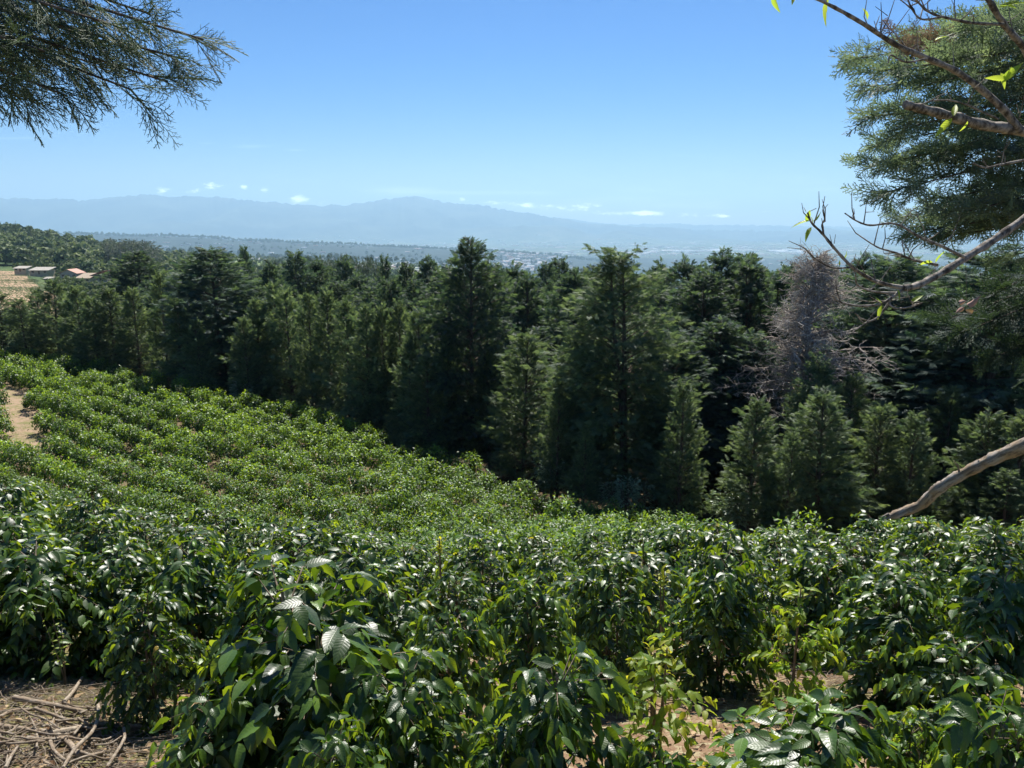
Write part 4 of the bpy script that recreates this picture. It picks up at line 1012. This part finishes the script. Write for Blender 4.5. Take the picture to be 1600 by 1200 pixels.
# ------------------------------------------------------------------ pruned sticks bottom left
def G(x, y): return (x / 6.0, 1000 + y / 6.0)
ST = [([(130, 540), (450, 600), (790, 670)], 6, .07, 'thick short grey log on top of the stick pile'),
      ([(-60, 750), (0, 720), (130, 660), (330, 650)], 4, .05, 'curved pale stick entering the pile from the left edge'),
      ([(330, 640), (500, 700), (650, 750), (860, 745)], 3.4, .09, 'pale crooked stick lying right below the thick short log'),
      ([(-50, 800), (160, 830), (480, 865)], 6, .04, 'long fat branch across the middle of the stick pile, left half'),
      ([(480, 880), (700, 840), (950, 800), (1350, 825)], 7.5, .05, 'fattest branch of the pile, running into the shade of the bush'),
      ([(905, 560), (925, 680), (870, 850), (700, 1020), (590, 1200)], 3.8, .14, 'long smooth curved stick standing over the pile'),
      ([(1160, 830), (1165, 920), (1080, 1070), (1000, 1190)], 3.2, .12, 'forked pale stick at the right end of the pile'),
      ([(250, 920), (480, 930), (560, 920)], 4, .07, 'short stick touching the left side of the stub'),
      ([(540, 900), (640, 960), (740, 1080)], 6, .06, 'stubby thick piece pointing down in the middle of the pile'),
      ([(0, 910), (200, 960), (420, 950)], 2.4, .10, 'thin straight stick across the lower left of the pile'),
      ([(470, 950), (510, 1040), (610, 1130)], 3.4, .09, 'hooked thin stick over the orange soil'),
      ([(290, 1060), (370, 1110), (470, 1180)], 4, .03, 'short pale piece lying on orange soil at the bottom'),
      ([(50, 1200), (110, 1080), (200, 950)], 3, .10, 'pale stick rising from the bottom left corner'),
      ([(600, 580), (680, 490), (770, 350)], 4.5, .08, 'grey stick slanting up behind the pile into the grass'),
      ([(200, 640), (300, 700), (420, 740), (560, 830)], 1.8, .15, 'thin whippy twig arching over the left of the pile'),
      ([(870, 950), (1000, 930), (1150, 850)], 2.2, .07, 'thin twig meeting the forked pale stick'),
      ([(880, 1080), (1000, 1085), (1130, 1095)], 3, .04, 'short straight stick beneath the forked pale one'),
      ([(-20, 905), (110, 850), (160, 800)], 3, .08, 'short stick at the left edge crossing the fat branch'),
      ([(540, 760), (700, 740), (830, 720)], 2.2, .10, 'thin pale stick under the thick short log'),
      ([(1180, 800), (1300, 810), (1400, 830)], 4, .10, 'broken pale end poking from the shade of the bush')]
for pts, rad, hh, lab in ST:
    Q = []
    for (x, y) in pts:
        h = hit(*G(x, y), h=hh); Q.append(h)
    c = spline(Q, 14); base = c[0].copy(); base[2] -= .0
    for kk in range(len(c)): c[kk][2] = max(c[kk][2], gz(c[kk][0], c[kk][1]) + .012)
    mb = MB(); rr = rad * .85 / FPX * 5.6 * np.linspace(1, .72, 14) * (1 + rng.normal(0, .05, 14))
    tube(mb, c - base, rr, 9, wob=.05)
    k = 6; d = nrm(np.array([rng.normal(), rng.normal(), 1.0])); tube(mb, [c[k] - base, c[k] - base + d * rr[k] * 1.8], [rr[k] * .45, rr[k] * .3], 6)
    o = mb.build('dry_stick', M['stick'], None, tuple(base)); tag(o, lab, 'stick', 'pruned sticks piled on the ground')
for k in range(22):
    x0, y0 = -40 + k * 48 + rng.uniform(0, 30), rng.uniform(620, 1150); a = rng.normal(0, .7) + (pi if rng.random() < .5 else 0); l = rng.uniform(180, 480)
    Q = [hit(*G(x0 + cos(a) * l * t_ + 40 * sin(t_ * 3 + k), y0 + sin(a) * l * t_ * .6 + 30 * sin(t_ * 4 + k * 2)), h=.05 + .08 * rng.random()) for t_ in (0, .35, .7, 1)]
    c = spline(Q, 12); base = c[0].copy()
    for kk in range(12): c[kk][2] = max(c[kk][2], gz(c[kk][0], c[kk][1]) + .01)
    mb = MB(); tube(mb, c - base, rng.uniform(1.3, 2.6) / FPX * 5.6 * np.linspace(1, .5, 12) * (1 + rng.normal(0, .08, 12)), 7, wob=.06)
    e = c[7] - base; q = nrm(c[8] - c[6] + rng.normal(0, .05, 3)); tube(mb, [e, e + q * .05, e + q * .13 + [0, 0, .02]], [.004, .003, .0015], 5)
    tag(mb.build('dry_stick', M['stick'], None, tuple(base)), f'thin bent pale stick in the pile, {ordn(k + 1)} from the left of the thin ones', 'stick', 'thin sticks tangled in the pile')
# small twigs, litter, grass: uncountable
def region(n, fx, jitter=.0):
    P = []
    while len(P) < n:
        px, py = fx(); h = hit(px, py); P.append(h)
    return np.array(P)
tw = MB()
def scatter_twigs(n, fx, l0, l1, r0):
    for p in region(n, fx):
        a = rng.uniform(0, 3.14); l = rng.uniform(l0, l1); d = np.array([cos(a), sin(a), rng.normal(0, .12)]); q = p + d * l
        p[2] = gz(p[0], p[1]) + rng.uniform(.005, .05); q[2] = gz(q[0], q[1]) + rng.uniform(.005, .08); m_ = (p + q) / 2 + rng.normal(0, .02, 3) * [1, 1, .5] + [0, 0, .01]
        tube(tw, spline([p, m_, q], 4), np.linspace(r0, r0 * .5, 4) * rng.uniform(.5, 1.4), 4, tint=rng.uniform(), cap=False)
scatter_twigs(700, lambda: (rng.uniform(-40, 240), 1075 + rng.uniform(0, 150)), .10, .5, .0045)
scatter_twigs(480, lambda: (rng.uniform(1130, 1480), 1015 + rng.uniform(0, 100)), .10, .45, .0045)
scatter_twigs(60, lambda: (rng.uniform(600, 760), 1140 + rng.uniform(0, 60)), .08, .3, .003)
tag(tw.build('twig_litter', M['stick']), 'dry thin twigs scattered over the bare ground patches', 'twigs', kind='stuff')
lt = MB(); Pp = np.vstack([region(700, lambda: (rng.uniform(-40, 300), rng.uniform(1050, 1215))), region(1500, lambda: (rng.uniform(1050, 1520), rng.uniform(980, 1190))), region(160, lambda: (rng.uniform(300, 1100), rng.uniform(1080, 1200)))])
Pp[:, :2] += rng.normal(0, .12, (len(Pp), 2)); Pp[:, 2] = ground_z(Pp[:, 0], Pp[:, 1]) + rng.uniform(.008, .035, len(Pp))
a = rng.uniform(0, 6.28, len(Pp)); TV, TF, UV = LEAF[1]
lt.scatter(TV, TF, Pp, frames(np.stack([np.cos(a), np.sin(a), rng.normal(0, .25, len(Pp))], -1), np.array([0, 0, 1.]) + rng.normal(0, .4, Pp.shape)), rng.uniform(.05, .11, len(Pp)), rng.uniform(0, 1, len(Pp)), UV)
tag(lt.build('leaf_litter', M['litter']), 'brown fallen leaves strewn between the bushes', 'fallen leaves', kind='stuff')
gm = MB(); bl = np.array([[-.06, 0, 0], [.06, 0, 0], [.035, .55, .05], [-.035, .55, .05], [0, 1, .25], [0, 1, .25]]); bf = np.array([[0, 1, 2, 3], [3, 2, 4, 5]])
def gpatch(n, fx, h0, h1):
    P = region(n, fx); K = 14
    P = np.repeat(P, K, 0); P[:, :2] += rng.normal(0, .06, (len(P), 2)); P[:, 2] = ground_z(P[:, 0], P[:, 1]) - .005
    a = rng.uniform(0, 6.28, len(P)); D = np.stack([np.cos(a) * .6, np.sin(a) * .6, rng.uniform(.3, 1.3, len(P))], -1); l = rng.uniform(h0, h1, len(P))
    gm.scatter(bl, bf, P, frames(D, np.stack([np.cos(a), np.sin(a), np.full(len(P), .2)], -1)), np.stack([l * .5, l, l], -1), np.clip(rng.normal(.5, .3, len(P)), 0, 1))
gpatch(330, lambda: (rng.uniform(-20, 170), rng.uniform(1038, 1095)), .03, .08)
gpatch(60, lambda: (rng.uniform(-20, 330), rng.uniform(1060, 1200)), .03, .08)
gpatch(220, lambda: (rng.uniform(1120, 1480), rng.uniform(1000, 1150)), .03, .08)
gpatch(420, lambda: (rng.uniform(-10, 70), rng.uniform(610, 715)), .10, .26)
tag(gm.build('grass', M['grass']), kind='stuff', label='short dry yellowish grass on the bare patches', cat='grass')
# spindly weed before the dark bush at left
wb = hit(104, 1075); WD = empty('tall_weed', tuple(wb)); ws = MB(); wl = MB(); Pw = []; Dw = []
for k in range(5):
    a = rng.uniform(0, 6.28); c = spline([[0, 0, -.02], [cos(a) * .04, sin(a) * .04, .35], [cos(a) * .14, sin(a) * .10, rng.uniform(.6, .85)]], 10); tube(ws, c, np.linspace(.004, .0015, 10), 4)
    for q in range(3, 10): Pw.append(c[q]); b = rng.uniform(0, 6.28); Dw.append([cos(b), sin(b), .4])
Pw = np.array(Pw); Dw = np.array(Dw); wl.scatter(TV, TF, Pw, frames(Dw, rng.normal(0, .4, Pw.shape) + [0, 0, 1]), rng.uniform(.02, .06, len(Pw)), rng.uniform(.2, 1, len(Pw)), UV)
ws.build('stem', M['stem'], WD); wl.build('leaves', M['lime'], WD); tag(WD, 'spindly weed growing between the pile of sticks and the dark bush', 'weed')

# ------------------------------------------------------------------ far houses and hillside
def boxm(mb, x0, x1, y0, y1, z0, z1, mat=0):
    V = [[x0, y0, z0], [x1, y0, z0], [x1, y1, z0], [x0, y1, z0], [x0, y0, z1], [x1, y0, z1], [x1, y1, z1], [x0, y1, z1]]
    mb.add(V, [[0, 3, 2, 1], [4, 5, 6, 7], [0, 1, 5, 4], [1, 2, 6, 5], [2, 3, 7, 6], [3, 0, 4, 7]], mat=mat)
def house(px, py, Yd, wd_, dp, hw, roof, rtype, wall, rise, label, rz=0, cat='house', name='house', win=3):
    X_ = az_of(px, py) * Yd; zb = slope_of(py) * Yd; gzb = gz(X_, Yd); zb = max(gzb, zb - 0)
    root = empty(name, (X_, Yd, zb), rz); mb = MB(); boxm(mb, -wd_ / 2, wd_ / 2, -dp / 2, dp / 2, -6 - (zb - gzb), hw)
    if rtype == 'gable':
        mb.add([[-wd_ / 2, -dp / 2, hw], [wd_ / 2, -dp / 2, hw], [0, -dp / 2, hw + rise], [0, -dp / 2, hw + rise]], [[0, 1, 2, 3]])
        mb.add([[-wd_ / 2, dp / 2, hw], [wd_ / 2, dp / 2, hw], [0, dp / 2, hw + rise], [0, dp / 2, hw + rise]], [[3, 2, 1, 0]])
    mb.build('wall', M[wall], root, smooth=False); rm = MB(); e = .7; t = .2; W = wd_ / 2 + e; Dp = dp / 2 + e
    if rtype == 'gable':
        ex = rise * e / (wd_ / 2)
        for s in (-1, 1):
            V = [[0, -Dp, hw + rise + .05], [0, Dp, hw + rise + .05], [s * W, Dp, hw - ex + .05], [s * W, -Dp, hw - ex + .05]]; V += [[v[0], v[1], v[2] + t] for v in V]
            rm.add(V, [[0, 1, 2, 3], [7, 6, 5, 4], [0, 4, 5, 1], [1, 5, 6, 2], [2, 6, 7, 3], [3, 7, 4, 0]])
    else:
        V = [[-W, -Dp, hw + .05], [W, -Dp, hw + .05 + (rise if rtype == 'side' else 0)], [W, Dp, hw + .05 + rise], [-W, Dp, hw + .05 + (rise if rtype == 'back' else 0)]]; V += [[v[0], v[1], v[2] + t] for v in V]
        rm.add(V, [[0, 3, 2, 1], [4, 5, 6, 7], [0, 1, 5, 4], [1, 2, 6, 5], [2, 3, 7, 6], [3, 0, 4, 7]])
    rm.build('roof', M[roof], root, smooth=False)
    for k in range(win):
        x = -wd_ / 2 + wd_ * (k + .5) / win; q = MB()
        if k == 1: boxm(q, x - .5, x + .5, -dp / 2 - .08, -dp / 2 + .02, .0, 2.1); q.build('door', M['door'], root, smooth=False)
        else: boxm(q, x - .8, x + .8, -dp / 2 - .08, -dp / 2 + .02, 1.0, 2.2); q.build('window', M['glass'], root, smooth=False)
    tag(root, label, cat); return root
house(114, 434, 470, 10, 9, 3.0, 'rust_roof', 'gable', 'wall_white', 2.2, 'white walled house with low rusty red gable roof on the far left hillside')
house(137, 441, 462, 8, 10, 2.6, 'tan_roof', 'back', 'wall_tan', 2.4, 'building with sloping tan metal roof between the two red roofed houses')
house(157, 440, 466, 8, 8, 3.4, 'red_roof', 'side', 'wall_white', 3.2, 'house with steep bright red lean roof at the right of the farm group')
house(67, 428, 500, 12, 8, 2.4, 'pale_roof', 'back', 'wall_tan', 1.6, 'long shed with pale cream roof left of the red roofed houses', cat='shed', name='shed')
house(36, 424, 520, 8, 6, 2.0, 'pale_roof', 'back', 'wall_tan', 1.2, 'small flat roofed shed beside the brown terraced field', cat='shed', name='shed')
house(77, 441, 450, 3.5, 3, 2.0, 'pale_roof', 'back', 'wall_white', .8, 'tiny white roofed hut among the orchard bushes', cat='hut', name='hut', win=2)
# brown tilled field as a draped sheet + seedlings
def drape(name, corners, mat, nx=40, ny=30, lift=.25):
    (a, b, c, d) = [np.array(hit_far(*p)) for p in corners]; mb = MB(); U, Vv = np.meshgrid(np.linspace(0, 1, nx), np.linspace(0, 1, ny))
    P = (a[:, None, None] * (1 - U) + b[:, None, None] * U) * (1 - Vv) + (d[:, None, None] * (1 - U) + c[:, None, None] * U) * Vv
    Z = ground_z(P[0], P[1]) + lift; i = np.arange(ny - 1)[:, None] * nx; j = np.arange(nx - 1)[None]
    mb.add(np.stack([P[0], P[1], Z], -1).reshape(-1, 3), np.stack([i + j, i + j + 1, i + nx + j + 1, i + nx + j], -1).reshape(-1, 4))
    return mb.build(name, mat)
def hit_far(px, Yd): return [az_of(px, 430) * Yd, Yd, 0]
mt, n = newmat('tilled_soil'); t_ = n.n('ShaderNodeNewGeometry'); wv = n.n('ShaderNodeTexWave'); wv.inputs['Scale'].default_value = .22; wv.inputs['Distortion'].default_value = 1.5; n.link(t_.outputs['Position'], wv.inputs['Vector'])
out(n, principled(n, n.mix(wv.outputs['Fac'], (.24, .16, .10, 1), (.42, .31, .20, 1)), .95, .1))
tag(drape('tilled_field', [(-60, 240), (110, 240), (34, 540), (-60, 540)], mt), kind='structure')
mt2, n = newmat('pasture'); t_ = n.n('ShaderNodeNewGeometry'); out(n, principled(n, n.mix(n.noise(t_.outputs['Position'], .05, 5, .6), (.10, .15, .05, 1), (.22, .28, .09, 1)), .9, .1))
tag(drape('pasture', [(385, 1900), (455, 1900), (470, 2500), (375, 2500)], mt2, lift=1.0), kind='structure')
mt3, n = newmat('bare_path_soil'); t_ = n.n('ShaderNodeNewGeometry'); out(n, principled(n, n.mix(n.smooth(n.noise(t_.outputs['Position'], 1.1, 6, .7), .42, .62), (.30, .215, .145, 1), (.17, .16, .07, 1)), .95, .1))
tag(drape('path', [(-90, 66), (28, 66), (66, 44.5), (-70, 44.5)], mt3, 24, 24, lift=.06), kind='structure')
# little clump template for far trees
def clump(seed, nq=90, squash=1.0):
    r = np.random.default_rng(seed); d = nrm(r.normal(0, 1, (nq, 3))); d[:, 2] = np.abs(d[:, 2]) * 1.1 - .25
    rad = (.38 + .14 * r.random(nq)); P = d * rad[:, None] * [1, 1, squash] + [0, 0, .5 * squash]
    fr = frames(r.normal(0, 1, (nq, 3)), d + r.normal(0, .35, (nq, 3))); q = np.array([[-.5, -.5, 0], [.5, -.5, 0], [.5, .5, 0], [-.5, .5, 0]]); mb = MB(); mb.scatter(q, np.array([[0, 1, 2, 3]]), P, fr, r.uniform(.14, .26, nq))
    return np.concatenate(mb.V), np.concatenate(mb.F)
CL = [clump(k, 80, 1.0 + .35 * (k % 3)) for k in range(6)]
sd_ = MB(); SX, SY = [], []
for a_ in np.arange(245, 535, 7.5):
    for b_ in np.linspace(-50, 90, 45):
        pxl = b_ + rng.normal(0, .5)
        if pxl > np.interp(a_, [240, 540], [108, 30]): continue
        SX.append(az_of(pxl, 430) * a_); SY.append(a_ + rng.normal(0, .5))
SX, SY = np.array(SX), np.array(SY); Zs = ground_z(SX, SY)
V6, F6 = clump(9, 14); sd_.scatter(V6, F6, np.stack([SX, SY, Zs + .1], -1), np.tile(np.eye(3), (len(SX), 1, 1)), rng.uniform(.9, 1.6, len(SX)), rng.uniform(0, 1, len(SX)))
tag(sd_.build('crop_plants', M['woods']), 'small plants dotted in lines over the brown tilled field', 'crop plants', kind='stuff')
far_m = MB()
def woods(n, fpx, fY, s0, s1, thr=None, lo=0, hi=1):
    px = fpx(n); Yd = fY(n); X_ = ((px - 800) / FPX / 1.012) * Yd
    k = fbm(X_ / (Yd.mean() * .06), Yd / (Yd.mean() * .06), 3, 9) > (thr if thr is not None else -9); X_, Yd = X_[k], Yd[k]
    pxx = 800 + X_ / Yd * FPX * 1.012; k = ~((pxx < 186) & (Yd < 490) & (s1 > 5)) & ~((pxx > 90) & (pxx < 180) & (Yd < 470) & (Yd > 400)) & ~((pxx < 85) & (Yd < 580)); X_, Yd = X_[k], Yd[k]
    Zs = ground_z(X_, Yd); n = len(X_); s = rng.uniform(s0, s1, n)
    a = rng.uniform(0, 6.28, n); z0 = np.zeros(n); fr = np.stack([np.stack([np.cos(a), -np.sin(a), z0], -1), np.stack([np.sin(a), np.cos(a), z0], -1), np.stack([z0, z0, z0 + 1], -1)], 1)
    for q in range(6):
        m_ = np.arange(n) % 6 == q; far_m.scatter(CL[q][0], CL[q][1], np.stack([X_, Yd, Zs - s * .12], -1)[m_], fr[m_], s[m_], rng.uniform(lo, hi, m_.sum()))
U_ = rng.uniform
woods(1500, lambda n: U_(-60, 330, n), lambda n: U_(590, 1250, n), 7, 14, -.10, .1, 1)
woods(240, lambda n: U_(30, 330, n), lambda n: U_(300, 560, n), 4, 9, .02, .1, .6)
woods(520, lambda n: U_(60, 330, n), lambda n: U_(420, 600, n), 5, 11, -.05)
woods(1300, lambda n: U_(200, 900, n), lambda n: U_(230, 1300, n), 6, 12, -.05, .1, .9)
woods(1900, lambda n: U_(180, 1000, n), lambda n: U_(1300, 3600, n), 7, 14, .0, .1, .8)
woods(1500, lambda n: U_(-60, 1100, n), lambda n: U_(3600, 9600, n), 16, 34, .0, 0, .35)
woods(1500, lambda n: U_(-60, 1000, n), lambda n: U_(9200, 10000, n), 16, 30, -.2, 0, .3)
woods(420, lambda n: U_(85, 330, n), lambda n: U_(250, 450, n), 2.5, 4.5, -.3, .1, .7)
tag(far_m.build('distant_woods', M['woods']), 'far woodland scattered over the hills beyond the dark wood', 'woodland', kind='stuff')
# row trees by the farm and orchard shrubs
rt_c, rt_t = conifer(500, 5, 1.3, 'young', tb=.2, dens=1.2, spray=.7, mat='rowtree', k_s=8)
for k in range(26):
    px = 22 + k * 6.6; Yd = 585 - k * 2.2 + rng.normal(0, 2); X_ = az_of(px, 420) * Yd
    o = empty('young_tree', (X_, Yd, gz(X_, Yd)), rng.uniform(0, 6)); s = rng.uniform(.85, 1.25); o.scale = (s * 1.1, s * 1.1, s)
    link('crown', rt_c, o); link('trunk', rt_t, o); tag(o, f'small yellow green tree, {ordn(k + 1)} from the left in the row above the farm', 'young tree', 'young trees in a row above the farm')
for k, (px, yt, Yd, wp) in enumerate([(110, 384, 600, 22), (96, 390, 610, 18), (76, 395, 600, 16), (60, 392, 640, 18), (20, 386, 640, 22), (34, 390, 640, 16), (8, 343, 900, 14), (40, 350, 960, 10), (63, 355, 980, 8), (125, 367, 1050, 8), (90, 362, 1000, 7), (192, 418, 440, 26), (206, 426, 420, 30), (85, 432, 470, 14), (60, 436, 440, 16), (100, 436, 430, 14)]):
    put_tree(px, yt, Yd, wp, 'round', f'rounded dark broadleaf tree near the farm on the left hillside, {ordn(k + 1)} of sixteen', 'broadleaf trees on the left hillside')

# distant town as one mass of small buildings
mt, n = newmat('town_walls_and_roofs'); tt = attr(n)
out(n, principled(n, n.ramp(tt, [(.0, (.30, .27, .25)), (.4, (.50, .47, .44)), (.6, (.36, .20, .15)), (.75, (.62, .60, .58)), (1., (.80, .80, .80))]), .6, .4)); M['town'] = mt
tn = MB(); bx = np.array([[-.5, -.5, -1], [.5, -.5, -1], [.5, .5, -1], [-.5, .5, -1], [-.5, -.5, 1], [.5, -.5, 1], [.5, .5, 1], [-.5, .5, 1.]]); bf_ = np.array([[4, 5, 6, 7], [0, 1, 5, 4], [1, 2, 6, 5], [2, 3, 7, 6], [3, 0, 4, 7]])
def town(n, p0, p1, Y0, Y1, s0, s1, thr, h=6, lo=0, hi=1):
    px = U_(p0, p1, n); Yd = np.exp(U_(math.log(Y0), math.log(Y1), n)); X_ = (px - 800) / FPX / 1.012 * Yd
    k = fbm(X_ / 900, Yd / 900, 4, 21) > thr; X_, Yd = X_[k], Yd[k]; n = len(X_); a = U_(-.5, .5, n); z0 = np.zeros(n)
    fr = np.stack([np.stack([np.cos(a), -np.sin(a), z0], -1), np.stack([np.sin(a), np.cos(a), z0], -1), np.stack([z0, z0, z0 + 1], -1)], 1)
    s = U_(s0, s1, n) * (U_(0, 1, n) ** 2 * 2 + .6); Zs = ground_z(X_, Yd)
    tn.scatter(bx, bf_, np.stack([X_, Yd, Zs], -1), fr, np.stack([s * U_(1, 2.2, n), s, np.full(n, h) * U_(.7, 1.8, n)], -1), U_(lo, hi, n))
town(1600, 750, 1600, 6500, 13500, 12, 24, .02, 6)
town(700, 780, 960, 6800, 9500, 10, 20, -.06, 6, .5, 1)
town(5200, -60, 1660, 13000, 22500, 22, 46, -.02, 9)
town(420, 180, 760, 1700, 3600, 8, 14, .0, 4)
town(350, 100, 760, 4000, 9400, 12, 26, .03, 6)
for (px, yy0, wpx_) in [(1050, 392, 60), (1100, 391, 50), (1225, 392, 50), (1255, 393, 30), (690, 393, 40), (1420, 420, 40)]:
    Yd = 560 / -slope_of(yy0)
    for k in range(9):
        p = px + rng.uniform(-wpx_ / 2, wpx_ / 2); Y2 = Yd * rng.uniform(.97, 1.03); X_ = az_of(p, yy0) * Y2
        tn.scatter(bx, bf_, np.array([[X_, Y2, gz(X_, Y2)]]), np.eye(3)[None], np.array([[rng.uniform(120, 260), rng.uniform(60, 110), 14]]), np.array([1.0]))
tag(tn.build('distant_town', M['town'], smooth=False), 'pale scattered buildings of the town on the hazy valley floor', 'town', kind='stuff')

# ------------------------------------------------------------------ haze
hz = MB(); boxm(hz, -39000, 39000, -39000, 39000, -760, 1330)
mh = bpy.data.materials.new('haze_air'); mh.use_nodes = True; mh.node_tree.nodes.clear(); n = NB(mh.node_tree)
pv = n.n('ShaderNodeVolumePrincipled'); pv.inputs['Color'].default_value = (.47, .76, 1.0, 1); pv.inputs['Density'].default_value = 5.6e-5; pv.inputs['Anisotropy'].default_value = 0.25
oo = n.n('ShaderNodeOutputMaterial'); n.link(pv.outputs[0], oo.inputs['Volume'])
tag(hz.build('haze', mh, smooth=False), 'pale blue haze filling the valley air', 'haze', kind='stuff')
